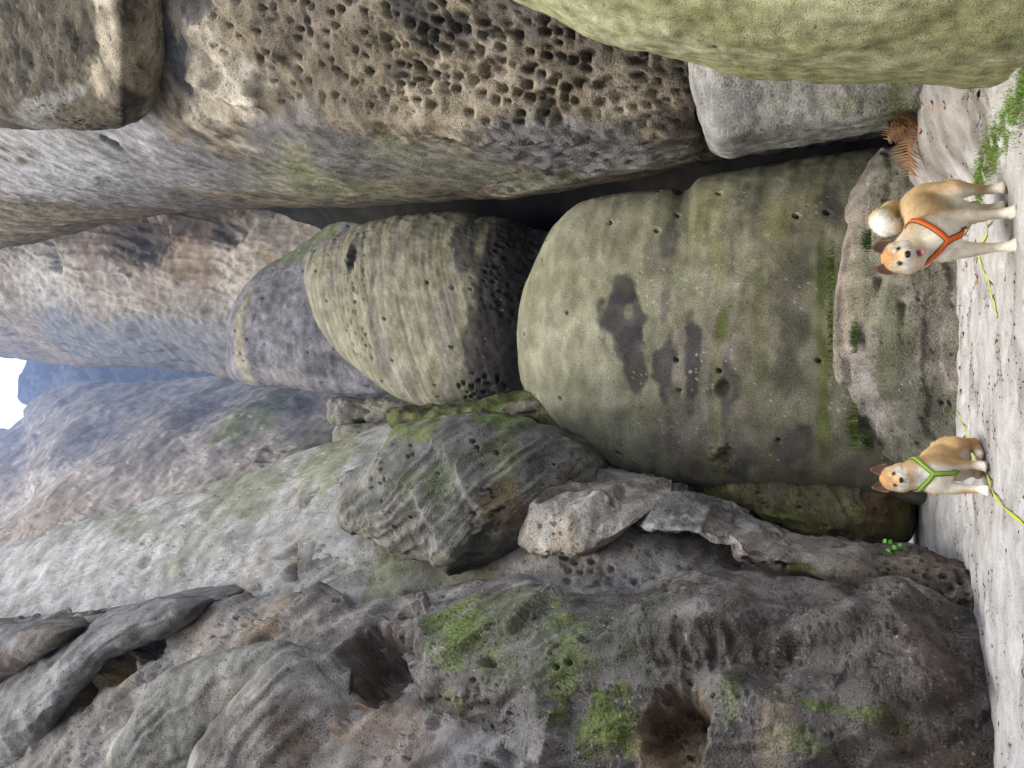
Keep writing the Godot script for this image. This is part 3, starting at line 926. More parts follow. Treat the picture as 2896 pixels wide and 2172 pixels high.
	grass_tuft("thin grass at the ledge foot between the two dogs", on_ground(0.50, -6.38), Vector3(0.09, 0.0, 0.06), 216, 0.075, green, dry, 0.35, rng)
	grass_tuft("grass at the foot of the pale grey block", on_ground(2.02, -5.65), Vector3(0.06, 0.0, 0.05), 216, 0.075, Color(0.09, 0.18, 0.03), dry, 0.1, rng)
	# dead bracken lying in the mouth of the crevice
	var fern := Node3D.new()
	fern.name = "dead_fern"
	fern.position = on_ground(1.66, -5.22)
	describe(fern, "heap of brown dead fern fronds in the mouth of the crevice", "fern")
	add_child(fern, true)
	for f in 22:
		v = PackedVector3Array(); index = PackedInt32Array(); colors = PackedColorArray()
		var aim := Vector3(rng.randf_range(-0.75, 0.45), rng.randf_range(0.15, 1.1), rng.randf_range(-0.1, 0.7)).normalized()
		var from := Vector3(rng.randf_range(-0.09, 0.10), 0.0, rng.randf_range(-0.06, 0.06))
		var long := rng.randf_range(0.16, 0.34)
		var tone := Color(0.20, 0.105, 0.05).lerp(Color(0.33, 0.20, 0.11), rng.randf())
		var across := aim.cross(Vector3(0.3, 0.2, 1)).normalized()
		for s in 17:
			var t := s / 16.0
			var p := from + aim * long * t + Vector3(0, -0.30, 0.05) * long * t * t
			var reach := long * 0.26 * sin(PI * (0.12 + 0.86 * (1.0 - t))) + 0.004
			for side in [-1.0, 1.0]:
				var tip: Vector3 = p + across * side * reach + aim * reach * 0.5 + Vector3(0, rng.randf_range(-0.03, 0.01), rng.randf_range(-0.01, 0.01))
				var first := v.size()
				v.append(p - aim * 0.006); v.append(p + aim * 0.006); v.append(tip + aim * 0.002); v.append(p.lerp(tip, 0.5) + Vector3(0, 0.004, 0.004))
				for k in 4: colors.append(tone * rng.randf_range(0.8, 1.15))
				index.append_array([first, first + 3, first + 2, first + 3, first + 1, first + 2, first, first + 1, first + 3])
		leafy_node("frond", v, index, colors, fern)
	# a seedling with round leaves in the hollow
	var plant := Node3D.new()
	plant.name = "seedling"
	plant.position = Vector3(-1.09, 0.32, -5.50)
	plant.scale = Vector3.ONE * 0.9
	describe(plant, "small bright green seedling growing at the edge of the dark hollow", "seedling")
	add_child(plant, true)
	for k in 9:
		v = PackedVector3Array(); index = PackedInt32Array(); colors = PackedColorArray()
		var a := k * 2.4
		var c := Vector3(cos(a) * 0.035 * (1 + k % 3 * 0.4), 0.03 + 0.012 * k, sin(a) * 0.025 + 0.02)
		var nn := Vector3(cos(a) * 0.4, 0.8, 0.6).normalized()
		var u := nn.cross(Vector3.RIGHT).normalized()
		var w := nn.cross(u)
		v.append(c); colors.append(Color(0.10, 0.34, 0.04))
		for s in 9:
			var b := TAU * s / 9.0
			v.append(c + (u * cos(b) + w * sin(b) * 0.8) * 0.021 - nn * 0.004)
			colors.append(Color(0.12, 0.38, 0.05))
		for s in 9: index.append_array([0, 1 + s, 1 + (s + 1) % 9])
		leafy_node("leaf", v, index, colors, plant)
		var stalk := MeshInstance3D.new()
		stalk.name = "stalk"
		stalk.mesh = tube([Vector3(0, -0.02, 0), Vector3(c.x * 0.4, c.y * 0.6, c.z * 0.3), c], 0.003, 0.003)
		stalk.material_override = plain("stalk", Color(0.12, 0.25, 0.05))
		plant.add_child(stalk, true)
	# fallen leaves
	for p in [[0.56, -4.62, 0.9], [1.42, -4.35, 0.8], [1.33, -3.98, 1.0], [1.50, -4.55, 0.7], [0.30, -5.3, 0.8], [-0.05, -5.35, 0.9], [0.72, -5.2, 0.7], [0.10, -5.45, 0.6], [1.16, -4.75, 0.8], [0.93, -5.25, 0.8], [-0.33, -5.32, 0.6], [1.55, -4.72, 0.8], [1.47, -4.9, 0.9], [0.2, -4.0, 0.5], [-1.3, -4.55, 0.6]]:
		v = PackedVector3Array(); index = PackedInt32Array(); colors = PackedColorArray()
		var col := Color(0.42, 0.20, 0.09).lerp(Color(0.36, 0.27, 0.17), rng.randf())
		var size: float = 0.022 * p[2]
		v.append(Vector3(0, 0.004, 0)); colors.append(col)
		for s in 10:
			var b := TAU * s / 10.0
			var q := Vector3(cos(b) * size * 1.5, 0.002 + 0.007 * sin(b * 2.0 + 0.7) + 0.004, sin(b) * size * (0.75 + 0.15 * (s % 2)))
			v.append(q); colors.append(col * rng.randf_range(0.8, 1.1))
		for s in 10: index.append_array([0, 1 + s, 1 + (s + 1) % 10])
		var fallen := leafy_node("fallen_leaf", v, index, colors, self, on_ground(p[0], p[1]))
		fallen.rotation.y = rng.randf() * TAU
		describe(fallen, "small orange brown leaf fallen on the pale sand", "leaf", "fallen leaves on the sand")
	# dark crumbs and twigs strewn over the sand
	var crumb := SurfaceTool.new()
	crumb.begin(Mesh.PRIMITIVE_TRIANGLES)
	var c6 := [Vector3(1, 0, 0), Vector3(0, 0, 0.6), Vector3(-1, 0.1, 0), Vector3(0, 0, -0.6), Vector3(0.1, 0.45, 0.05), Vector3(0, -0.4, 0)]
	for k in 4:
		for q in [c6[k], c6[4], c6[(k + 1) % 4], c6[k], c6[(k + 1) % 4], c6[5]]: crumb.add_vertex(q)
	crumb.generate_normals()
	var copies := MultiMesh.new()
	copies.transform_format = MultiMesh.TRANSFORM_3D
	copies.use_colors = true
	copies.mesh = crumb.commit()
	var kept := []
	for k in 28000:
		var x := rng.randf_range(-2.2, 2.0)
		var z := -rng.randf_range(2.6, 6.2)
		var crowd := noise_mid.get_noise_2d(x * 1.5, z * 2.6) + 0.5 * noise_mid.get_noise_2d(x * 7.0, z * 9.0)
		if crowd < 0.05 + rng.randf() * 0.55: continue
		kept.append(Vector2(x, z))
	copies.instance_count = kept.size()
	for k in kept.size():
		var size := 0.0014 + 0.0065 * pow(rng.randf(), 4.0)
		var b := Basis(Vector3.UP, rng.randf() * TAU).scaled_local(Vector3(size * rng.randf_range(1.0, 2.6), size, size))
		copies.set_instance_transform(k, Transform3D(b, on_ground(kept[k].x, kept[k].y, size * 0.2)))
		var dark := rng.randf_range(0.02, 0.10)
		copies.set_instance_color(k, Color(dark * 1.1, dark, dark * 0.9))
	var litter := MultiMeshInstance3D.new()
	litter.name = "litter"
	litter.multimesh = copies
	litter.material_override = materials["crumb"]
	describe(litter, "dark crumbs and twigs strewn over the pale sand", "litter", "", "stuff")
	add_child(litter, true)
	# shrubs on the farthest cliff, below the sky
	for s in [[Vector3(0.75, 24.9, -17.1), 0.55, "pale green shrub clinging to the farthest cliff below the sky"], [Vector3(0.35, 27.6, -17.6), 0.4, "thin dark shrub on the crest of the farthest cliff"]]:
		var shrub := Node3D.new()
		shrub.name = "shrub"
		shrub.position = s[0]
		describe(shrub, s[2], "shrub")
		add_child(shrub, true)
		v = PackedVector3Array(); index = PackedInt32Array(); colors = PackedColorArray()
		for k in 700:
			var q: Vector3 = Vector3(rng.randfn(), rng.randfn() * 0.8, rng.randfn()) * 0.45 * s[1]
			var u := Vector3(rng.randfn(), rng.randfn(), rng.randfn()).normalized() * 0.06
			var w := u.cross(Vector3(rng.randfn(), rng.randfn(), rng.randfn())).normalized() * 0.035
			var first := v.size()
			for e in [q - u, q + w, q + u, q - w]:
				v.append(e); colors.append(Color(0.16, 0.24, 0.05) * rng.randf_range(0.7, 1.3))
			index.append_array([first, first + 1, first + 2, first, first + 2, first + 3])
		leafy_node("foliage", v, index, colors, shrub)
		var stem := MeshInstance3D.new()
		stem.name = "stem"
		stem.mesh = tube([Vector3(0, -0.9 * s[1], -0.5), Vector3(0.05, -0.3, -0.2), Vector3(0, 0.2, 0)], 0.05, 0.05)
		stem.material_override = plain("bark", Color(0.1, 0.08, 0.06))
		shrub.add_child(stem, true)


func ground_height(x: float, z: float) -> float:
	var y := 0.014 * noise_big.get_noise_2d(x * 0.9, z * 0.9) + 0.008 * noise_mid.get_noise_2d(x * 4.0, z * 5.0)
	# trodden hollows
	y -= 0.014 * clampf((0.36 - (noise_cell.get_noise_2d(x * 4.6, z * 3.4) + 1.0)) * 6.0, 0.0, 1.0)
	# bank of sand that climbs towards the crevice on the right and into the hollow on the left
	y += 0.26 * smoothstep(0.85, 1.5, x) * smoothstep(3.3, 4.9, -z)
	y += 0.17 * smoothstep(-0.4, -0.95, x) * smoothstep(5.3, 7.2, -z)
	return y

func make_ground():
	var xs := PackedFloat32Array()
	var zs := PackedFloat32Array()
	for x in [-300.0, -120.0, -50.0, -20.0, -8.0, -5.0]: xs.append(x)
	for i in 281: xs.append(-3.6 + 7.2 * i / 280.0)
	for x in [5.0, 8.0, 20.0, 50.0, 120.0, 300.0]: xs.append(x)
	for z in [-300.0, -120.0, -50.0, -20.0, -12.0]: zs.append(z)
	for i in 281: zs.append(-8.0 + 6.0 * i / 280.0)
	for z in [-1.0, 0.0, 1.0, 3.0, 8.0, 20.0, 50.0, 120.0, 300.0]: zs.append(z)
	var v := PackedVector3Array()
	var colors := PackedColorArray()
	var index := PackedInt32Array()
	var nx := xs.size()
	for z in zs:
		for x in xs:
			var near := absf(x) < 4.0 and z > -9.0 and z < -1.5
			v.append(Vector3(x, ground_height(x, z) if near else 0.0, z))
			var c := Color(0.77, 0.75, 0.76)
			if near:
				var n1 := noise_mid.get_noise_2d(x * 1.5, z * 2.6)
				var n2 := noise_fine.get_noise_2d(x * 9.0, z * 14.0)
				c = c.lerp(Color(0.42, 0.39, 0.39), clampf(n1 * 1.4 + n2 * 0.6, 0.0, 1.0))
				var bank := clampf(smoothstep(0.95, 1.35, x + n1 * 0.3) * smoothstep(3.6, 4.2, -z + n2 * 0.3), 0.0, 1.0)
				c = c.lerp(Color(0.36, 0.325, 0.30).lerp(Color(0.22, 0.20, 0.17), clampf(n1 * 2.0 + n2, 0.0, 1.0)), bank * 0.85)
				c = c * (1.0 + 0.22 * n2 + 0.12 * noise_fine.get_noise_2d(x * 40.0, z * 40.0))
				c.a = 1.0
			colors.append(c)
	for i in zs.size() - 1:
		for j in nx - 1:
			var a := i * nx + j
			index.append_array([a, a + 1, a + nx, a + 1, a + nx + 1, a + nx])
	var o := MeshInstance3D.new()
	o.name = "ground"
	o.mesh = solid(v, index, colors)
	o.material_override = materials["sand"]
	o.set_meta("kind", "structure")
	add_child(o, true)

# blue haze added in the upper gorge, standing in for lens veil
func make_veil_haze():
	var air := FogMaterial.new()
	air.density = 0.05
	air.albedo = Color(0.64, 0.77, 1.0)
	var veil_haze := FogVolume.new()
	veil_haze.name = "veil_haze"
	veil_haze.shape = RenderingServer.FOG_VOLUME_SHAPE_BOX
	veil_haze.size = Vector3(14, 36, 14)
	veil_haze.material = air
	veil_haze.position = Vector3(0, 23.5, -17.4)
	describe(veil_haze, "pale blue haze added in the upper gorge as lens veil below the sky", "haze", "", "stuff")
	add_child(veil_haze, true)

func _ready():
	# camera: held on its side, so the world's up is the picture's left
	var camera := Camera3D.new()
	camera.name = "camera"
	var pitch := deg_to_rad(25.6)
	var forward := Vector3(0, sin(pitch), -cos(pitch))
	var up := Vector3(0, cos(pitch), sin(pitch))
	camera.transform = Transform3D(Basis(-up, Vector3(1, 0, 0), -forward), Vector3(0, 0.54, 0))
	camera.fov = 54.87
	camera.near = 0.05
	camera.far = 800.0
	add_child(camera)
	camera.make_current()
	# a bright overcast sky
	var sky_look := ProceduralSkyMaterial.new()
	sky_look.sky_top_color = Color(0.89, 0.92, 0.98)
	sky_look.sky_horizon_color = Color(0.87, 0.89, 0.93)
	sky_look.ground_horizon_color = Color(0.5, 0.5, 0.5)
	sky_look.ground_bottom_color = Color(0.4, 0.4, 0.4)
	sky_look.sky_curve = 0.2
	var sky := Sky.new()
	sky.sky_material = sky_look
	var env := Environment.new()
	env.background_mode = Environment.BG_SKY
	env.sky = sky
	env.tonemap_mode = Environment.TONE_MAPPER_LINEAR
	env.tonemap_exposure = 5.0
	env.fog_enabled = true
	env.fog_density = 0.0006
	env.fog_light_color = Color(0.45, 0.62, 1.0)
	env.volumetric_fog_enabled = true
	env.volumetric_fog_density = 0.0
	env.sdfgi_enabled = true
	env.ssao_enabled = true
	env.ssil_enabled = true
	var world := WorldEnvironment.new()
	world.name = "world_environment"
	world.environment = env
	add_child(world)
	var sun := DirectionalLight3D.new()
	sun.name = "sun"
	sun.light_energy = 0.35
	sun.light_angular_distance = 40.0
	sun.light_color = Color(1.0, 0.98, 0.94)
	sun.shadow_enabled = true
	add_child(sun)
	sun.look_at_from_position(Vector3.ZERO, Vector3(0.25, -1.0, -0.55))
	set_noise()
	stone_material("stone", 3, 0.55, 1.1, 0.7, 0.6)
	stone_material("smooth", 7, 0.5, 0.6, 0.5, 0.25)
	stone_material("coarse", 13, 0.6, 2.0, 0.8, 0.55)
	stone_material("fuzzy", 23, 1.5, 0.7, 0.7, 0.4)
	stone_material("sand", 50, 0.8, 0.7, 0.22, 0.3)
	var crumb := StandardMaterial3D.new()
	crumb.vertex_color_use_as_albedo = true
	crumb.roughness = 0.95
	materials["crumb"] = crumb
	make_ground()
	rock("boulder", [0.41, 4.26, -7.9, 0.71, 4.26, -7.9, 0.54, 4.12, -7.6, 0.11, 4.17, -7.8, 0.97, 4.17, -7.8, 0.51, 3.94, -7.3, -0.11, 3.98, -7.6, 1.21, 3.98, -7.6, 0.51, 3.76, -7.1, -0.37, 3.62, -7.4, 1.64, 3.62, -7.4, 0.58, 3.39, -6.85, -0.59, 3.26, -7.3, 1.87, 3.26, -7.3, 0.58, 3.02, -6.65, -0.85, 2.83, -7.2, 1.9, 2.83, -7.2, 0.48, 2.6, -6.5, -0.92, 2.33, -7.1, 1.85, 2.33, -7.1, 0.42, 2.15, -6.38, -0.94, 2.08, -7.1, 1.82, 2.08, -7.1, 0.39, 1.92, -6.34, -0.95, 1.89, -7.1, 1.93, 1.89, -7.1, 0.44, 1.73, -6.3, -0.94, 1.19, -7.1, 1.99, 1.19, -7.1, 0.46, 1.11, -6.2, -0.98, 0.44, -7.1, 2.01, 0.44, -7.1, 0.45, 0.45, -6.2, -1.05, -0.11, -7.1, 1.97, -0.11, -7.1, 0.41, -0.04, -6.3], {"nu": 297, "nv": 297, "mat": "smooth", "n": 2.5, "back": 3.0, "a1": 0.05, "f1": 0.5, "a2": 0.006, "f2": 1.3, "a3": 0.004, "s1": 0.006, "fs": 3.0, "share2": 0.3, "cf": 0.9, "cstretch": Vector3(0.8, 1.4, 0.8), "bands": 0.12, "cols": [Color(0.25, 0.25, 0.175), Color(0.33, 0.325, 0.245), Color(0.21, 0.19, 0.165)], "flecks": [[22, 0.16, 0.25, Color(0.42, 0.52, 0.42)], [9, 0.12, 0.35, Color(0.45, 0.47, 0.38)]], "holes": [[6, 0.15, 0.05, 0.28]], "pits": [[-0.62, 1.62, -6.79, 0.13, 0.12, 1.5, 0.03, 30, 0.4, Vector3(1, 1, 1)]], "dents": [[-0.04, 1.62, -6.4, 0.09, 0.07, 1, 0.07, 0.6], [-0.61, 1.62, -6.78, 0.12, 0.1, 1, 0.08, 0.6], [1.77, 2.1, -7.06, 0.08, 0.06, 1, 0.1, 0.6]], "cracks": [PackedFloat32Array([0.075, 0.34, 2.04, 2.08, -7.1, 1.67, 2.01, -6.95]), PackedFloat32Array([0.03, 0.13, 1.75, 2.03, -7.02, 1.55, 1.95, -6.84, 1.4, 1.94, -6.74]), PackedFloat32Array([0.03, 0.05, 0.88, 3.98, -7.47, 0.86, 3.73, -7.16])], "paint": [[-0.26, 0.92, -6.47, 0.98, 0.67, 0.9, 0.185, 0.18, 0.14, 0.75, 0.8, 0.7], [1.33, 0.92, -6.55, 0.61, 0.6, 0.9, 0.2, 0.195, 0.145, 0.7, 0.9, 0.7], [0.26, 1.25, -6.24, 0.89, 0.23, 0.9, 0.21, 0.205, 0.145, 0.6, 0.9, 0.7], [0.87, 2.53, -6.55, 0.15, 0.13, 0.9, 0.055, 0.052, 0.058, 0.85, 0.5, 0.35], [0.58, 2.56, -6.49, 0.25, 0.23, 0.9, 0.055, 0.052, 0.058, 0.88, 0.6, 0.3], [0.65, 2.48, -6.48, 0.07, 0.05, 0.9, 0.25, 0.25, 0.175, 0.4, 0.4, 0.4], [0.32, 2.5, -6.48, 0.18, 0.12, 0.9, 0.055, 0.052, 0.058, 0.75, 0.6, 0.35], [0.2, 2.42, -6.48, 0.26, 0.13, 0.9, 0.055, 0.052, 0.058, 0.85, 0.6, 0.3], [0.17, 2.1, -6.4, 0.29, 0.1, 0.9, 0.055, 0.052, 0.058, 0.85, 0.7, 0.35], [0.25, 1.87, -6.34, 0.39, 0.07, 0.9, 0.055, 0.052, 0.058, 0.8, 0.7, 0.35], [0.73, 2.12, -6.42, 0.24, 0.06, 0.9, 0.11, 0.105, 0.1, 0.6, 0.8, 0.4], [1.26, 2.1, -6.66, 0.18, 0.09, 0.9, 0.09, 0.085, 0.085, 0.7, 0.5, 0.4], [1.11, 2.27, -6.6, 0.18, 0.07, 0.9, 0.12, 0.11, 0.1, 0.55, 0.6, 0.5], [-0.12, 1.64, -6.43, 0.31, 0.12, 0.9, 0.08, 0.077, 0.08, 0.65, 0.5, 0.5], [-0.57, 1.54, -6.74, 0.24, 0.15, 0.9, 0.1, 0.095, 0.09, 0.6, 0.6, 0.5], [-0.5, 1.06, -6.66, 0.2, 0.16, 0.9, 0.07, 0.066, 0.07, 0.75, 0.6, 0.5], [0.08, 1.11, -6.28, 0.22, 0.1, 0.9, 0.1, 0.095, 0.085, 0.55, 0.8, 0.6], [0.47, 1.04, -6.2, 0.25, 0.08, 0.9, 0.1, 0.095, 0.085, 0.55, 0.8, 0.6], [0.85, 1.11, -6.28, 0.22, 0.16, 0.9, 0.11, 0.105, 0.09, 0.5, 0.8, 0.6], [1.58, 1.39, -6.77, 0.16, 0.13, 0.9, 0.13, 0.125, 0.1, 0.6, 0.7, 0.5], [1.47, 1.76, -6.72, 0.45, 0.12, 0.9, 0.33, 0.33, 0.13, 0.38, 0.8, 0.8], [1.38, 1.22, -6.6, 0.2, 0.1, 0.9, 0.36, 0.37, 0.14, 0.42, 0.8, 0.8], [1.49, 0.93, -6.67, 0.15, 0.16, 0.9, 0.33, 0.33, 0.13, 0.25, 0.8, 0.8], [0.48, 1.62, -6.28, 0.14, 0.07, 0.9, 0.12, 0.15, 0.035, 0.8, 0.5, 0.5], [-0.36, 1.67, -6.59, 0.8, 0.04, 0.9, 0.33, 0.33, 0.13, 0.35, 0.7, 0.7], [0.98, 1.64, -6.42, 0.24, 0.05, 0.9, 0.33, 0.33, 0.13, 0.35, 0.6, 0.6], [0.41, 1.32, -6.24, 0.56, 0.05, 0.9, 0.14, 0.15, 0.06, 0.5, 0.9, 0.6], [0.25, 0.84, -6.22, 1.19, 0.05, 0.9, 0.12, 0.15, 0.035, 0.7, 1, 0.6], [1.41, 0.82, -6.61, 0.23, 0.1, 0.9, 0.1, 0.1, 0.11, 0.7, 0.6, 0.5], [-0.66, 0.44, -6.79, 0.34, 0.36, 0.9, 0.15, 0.15, 0.12, 0.6, 0.7, 0.6]]}, "huge rounded olive grey boulder with dark patches, resting on low ledges behind the dogs", "boulder")
	rock("boulder", [1.63, 8.64, -9.2, 1.74, 8.64, -9.2, 1.65, 8.46, -9, 1.24, 8.43, -9.1, 2.04, 8.43, -9.1, 1.55, 8, -8.6, 0.82, 8.14, -9, 2.09, 8.14, -9, 1.36, 7.64, -8.4, 0.26, 7.37, -8.8, 2.27, 7.37, -8.8, 1.17, 6.87, -8.15, -0.15, 6.56, -8.7, 2.36, 6.56, -8.7, 1.01, 6.05, -7.95, -0.33, 5.74, -8.6, 2.31, 5.74, -8.6, 0.9, 5.29, -7.85, -0.38, 5.31, -8.6, 2.27, 5.31, -8.6, 0.86, 4.9, -7.85, -0.37, 4.83, -8.6, 2.17, 4.83, -8.6, 0.84, 4.53, -8, -0.27, 4.42, -8.7, 2.02, 4.42, -8.7, 0.83, 4.24, -8.3, -0.15, 3.95, -8.8, 1.89, 3.95, -8.8, 0.84, 3.83, -8.5], {"nu": 261, "nv": 252, "mat": "smooth", "n": 2.3, "a1": 0.06, "f1": 0.6, "a2": 0.004, "f2": 2, "s1": 0.008, "fs": 6.0, "tilt": Vector3(-0.25, 1, 0.05), "bands": 0.3, "share2": 0.28, "back": 2.6, "cf": 1.1, "cstretch": Vector3(0.6, 1.6, 0.6), "cols": [Color(0.26, 0.255, 0.185), Color(0.33, 0.32, 0.24), Color(0.235, 0.215, 0.2)], "flecks": [[16, 0.14, 0.3, Color(0.5, 0.5, 0.42)]], "holes": [[6, 0.17, 0.05, 0.2]], "pits": [[1.5, 4.39, -8.36, 0.69, 0.33, 1.5, 0.06, 11, 0.42, Vector3(1, 1, 1)], [-0.11, 4.73, -8.38, 0.23, 0.31, 1.5, 0.06, 12, 0.42, Vector3(0.6, 1.3, 1)], [0.83, 6.83, -8.21, 1.27, 0.3, 1.5, 0.03, 14, 0.3, Vector3(0.5, 1.2, 0.5)]], "dents": [[1.77, 6.94, -8.36, 0.22, 0.11, 1, 0.1, 0.6]], "paint": [[1.77, 6.94, -8.36, 0.23, 0.12, 0.9, 0.09, 0.085, 0.09, 0.8, 0.4, 0.4], [1.98, 6.84, -8.48, 0.29, 0.14, 0.9, 0.15, 0.135, 0.14, 0.6, 0.6, 0.5], [1.05, 6.45, -8.05, 0.86, 0.06, 0.9, 0.14, 0.13, 0.12, 0.6, 0.7, 0.5], [0.44, 6.38, -8.22, 0.62, 0.05, 0.9, 0.15, 0.14, 0.13, 0.5, 0.7, 0.5], [0.96, 4.52, -8.03, 1.57, 0.31, 0.9, 0.085, 0.083, 0.09, 0.9, 0.35, 0.3], [0.29, 4.77, -8.08, 0.8, 0.2, 0.9, 0.1, 0.09, 0.085, 0.85, 0.5, 0.35], [1.76, 5.03, -8.21, 0.53, 0.15, 0.9, 0.08, 0.08, 0.09, 0.8, 0.5, 0.4], [1.95, 5.72, -8.32, 0.37, 0.26, 0.9, 0.17, 0.165, 0.14, 0.5, 0.7, 0.6], [0.74, 4.37, -8.18, 1.36, 0.36, 0.9, 0.09, 0.085, 0.085, 0.9, 0.3, 0.3], [-0.18, 4.97, -8.41, 0.36, 0.06, 0.9, 0.3, 0.3, 0.24, 0.4, 0.4, 0.4], [0.5, 8.03, -8.97, 0.43, 0.09, 0.9, 0.15, 0.195, 0.055, 0.4, 0.6, 0.6]]}, "rounded olive boulder with bedding lines wedged directly above the largest boulder", "boulder")
	rock("boulder", [0.39, 12.44, -11.2, 0.58, 12.44, -11.2, 0.46, 12.02, -10.8, 0.16, 12.23, -11.1, 1.47, 12.23, -11.1, 0.76, 11.5, -10.4, 0, 11.7, -11, 1.94, 11.7, -11, 0.9, 10.84, -10.15, -0.04, 11.06, -10.9, 2.27, 11.06, -10.9, 1.04, 10.34, -10.15, -0.12, 9.77, -10.8, 2.75, 9.77, -10.8, 1.23, 9.17, -10.1, -0.16, 8.84, -10.7, 3, 8.84, -10.7, 1.34, 8.38, -10.1, -0.15, 7.41, -10.6, 2.83, 7.41, -10.6, 1.27, 7.09, -10.1], {"nu": 171, "nv": 171, "mat": "stone", "n": 2.4, "back": 1.6, "a1": 0.06, "f1": 0.6, "a2": 0.006, "f2": 2, "bands": 0.2, "fs": 3, "share2": 0.25, "cf": 0.9, "cstretch": Vector3(1.2, 0.5, 1.2), "cols": [Color(0.19, 0.185, 0.22), Color(0.27, 0.265, 0.29), Color(0.14, 0.135, 0.15)], "holes": [[5, 0.17, 0.06, 0.12]], "paint": [[0.61, 11.11, -10.3, 0.95, 0.2, 3.15, 0.32, 0.3, 0.25, 0.9, 0.35, 0.35], [1.48, 10.89, -10.37, 0.35, 0.13, 3.15, 0.23, 0.24, 0.16, 0.8, 0.5, 0.4], [2.42, 10.14, -10.71, 0.26, 0.73, 3.15, 0.2, 0.23, 0.13, 0.8, 0.5, 0.5], [2.77, 9.24, -10.67, 0.25, 0.44, 3.15, 0.22, 0.25, 0.13, 0.8, 0.5, 0.5], [1.6, 10.18, -10.28, 0.5, 0.35, 3.15, 0.13, 0.125, 0.14, 0.6, 0.7, 0.5], [0.17, 10.01, -10.57, 0.26, 0.54, 3.15, 0.33, 0.32, 0.33, 0.5, 0.6, 0.6]]}, "lavender grey boulder with a pale rounded top, above the two olive boulders", "boulder")
	rock("ledge", [0.12, 0.85, -6.7, 1.08, 0.85, -6.7, 0.64, 0.85, -6.55, -0.01, 0.81, -6.6, 1.18, 0.81, -6.6, 0.62, 0.8, -6.3, -0.15, 0.71, -6.5, 1.45, 0.72, -6.6, 0.59, 0.7, -6.08, -0.4, 0.57, -6.5, 1.64, 0.57, -6.6, 0.57, 0.57, -5.95, -0.5, 0.43, -6.45, 1.83, 0.43, -6.6, 0.56, 0.44, -5.88, -0.61, 0.3, -6.45, 1.88, 0.3, -6.5, 0.55, 0.33, -5.8, -0.74, 0.16, -6.45, 1.9, 0.16, -6.5, 0.47, 0.2, -5.74, -0.99, -0.06, -6.5, 1.87, -0.05, -6.4, 0.4, 0.02, -5.7, -1.03, -0.26, -6.5, 1.84, -0.24, -6.3, 0.39, -0.16, -5.68], {"nu": 270, "nv": 135, "mat": "stone", "n": 2.4, "a1": 0.05, "f1": 0.9, "a2": 0.012, "f2": 2.5, "terr": [0.14, 0.09, 0.6], "fs": 4.5, "tilt": Vector3(-0.05, 1, 0), "s1": 0.006, "a3": 0.008, "share2": 0.3, "bands": 0.15, "cols": [Color(0.19, 0.18, 0.15), Color(0.3, 0.275, 0.25), Color(0.15, 0.15, 0.11)], "flecks": [[20, 0.15, 0.3, Color(0.42, 0.52, 0.42)]], "holes": [[9, 0.2, 0.03, 0.1]], "cracks": [PackedFloat32Array([0.02, 0.06, 0.25, 0.51, -5.98, 0.23, 0.38, -5.9]), PackedFloat32Array([0.025, 0.05, 0.76, 0.46, -5.91, 0.23, 0.44, -5.94, -0.1, 0.36, -6.06]), PackedFloat32Array([0.03, 0.05, 0.55, 0.31, -5.79, 0.23, 0.28, -5.83])], "paint": [[0.59, 0.71, -6.1, 1.15, 0.12, 0.9, 0.42, 0.36, 0.32, 0.9, 0.5, 0.4], [0.11, 0.61, -6.14, 0.24, 0.11, 0.9, 0.36, 0.34, 0.33, 0.7, 0.6, 0.5], [-0.17, 0.48, -6.21, 0.21, 0.15, 0.9, 0.38, 0.36, 0.36, 0.75, 0.5, 0.4], [1.25, 0.61, -6.3, 0.32, 0.11, 0.9, 0.33, 0.29, 0.26, 0.7, 0.6, 0.5], [0.74, 0.51, -5.94, 0.4, 0.14, 0.9, 0.22, 0.225, 0.15, 0.6, 0.7, 0.5], [0.33, 0.37, -5.86, 0.52, 0.12, 0.9, 0.13, 0.135, 0.09, 0.8, 0.6, 0.4], [0.83, 0.45, -5.93, 0.4, 0.06, 0.9, 0.3, 0.29, 0.25, 0.6, 0.6, 0.4], [-0.23, 0.22, -6.03, 0.36, 0.17, 0.9, 0.14, 0.14, 0.12, 0.85, 0.5, 0.4], [1.56, 0.3, -6.24, 0.21, 0.15, 0.9, 0.13, 0.135, 0.1, 0.8, 0.5, 0.4], [1.05, 0.28, -5.91, 0.26, 0.1, 0.9, 0.15, 0.15, 0.12, 0.7, 0.6, 0.5], [-0.65, 0.11, -6.31, 0.24, 0.22, 0.9, 0.21, 0.21, 0.15, 0.7, 0.5, 0.5]]}, "low stepped ledge of layered grey green stone under the largest boulder", "rock ledge")
	rock("cliff", [5.13, 29.2, -12.2, 7.96, 23.8, -9.9, 5.22, 26.38, -11, 4.63, 21.92, -12.2, 6.82, 17.71, -9.8, 4.59, 19.64, -10.9, 4.27, 16.36, -12.2, 5.95, 13.12, -9.7, 4.07, 14.42, -10.7, 3.97, 12.71, -12.4, 5.82, 9.96, -9.6, 3.63, 10.75, -10.4, 3.08, 10.16, -12.4, 5.26, 7.76, -9.3, 3.11, 8.22, -9.9, 0.61, 7.3, -12, 4.71, 5.61, -9, 2.77, 5.84, -9.4, -0.22, 4.46, -11.6, 4.12, 3.45, -8.6, 2.51, 3.55, -8.9, -0.8, 0.38, -11, 3.36, 0.42, -8.2, 2.33, 0.42, -8.3, -0.76, -0.67, -11, 3.16, -0.35, -8.1, 2.28, -0.36, -8.2], {"nu": 54, "nv": 81, "mat": "stone", "n": 3, "cols": [Color(0.02, 0.02, 0.018), Color(0.035, 0.032, 0.028)]}, "back of the gorge behind the boulder stack, painted near black for crevice shade", "cliff")  # near-black colour paints the shade deep in the crevice
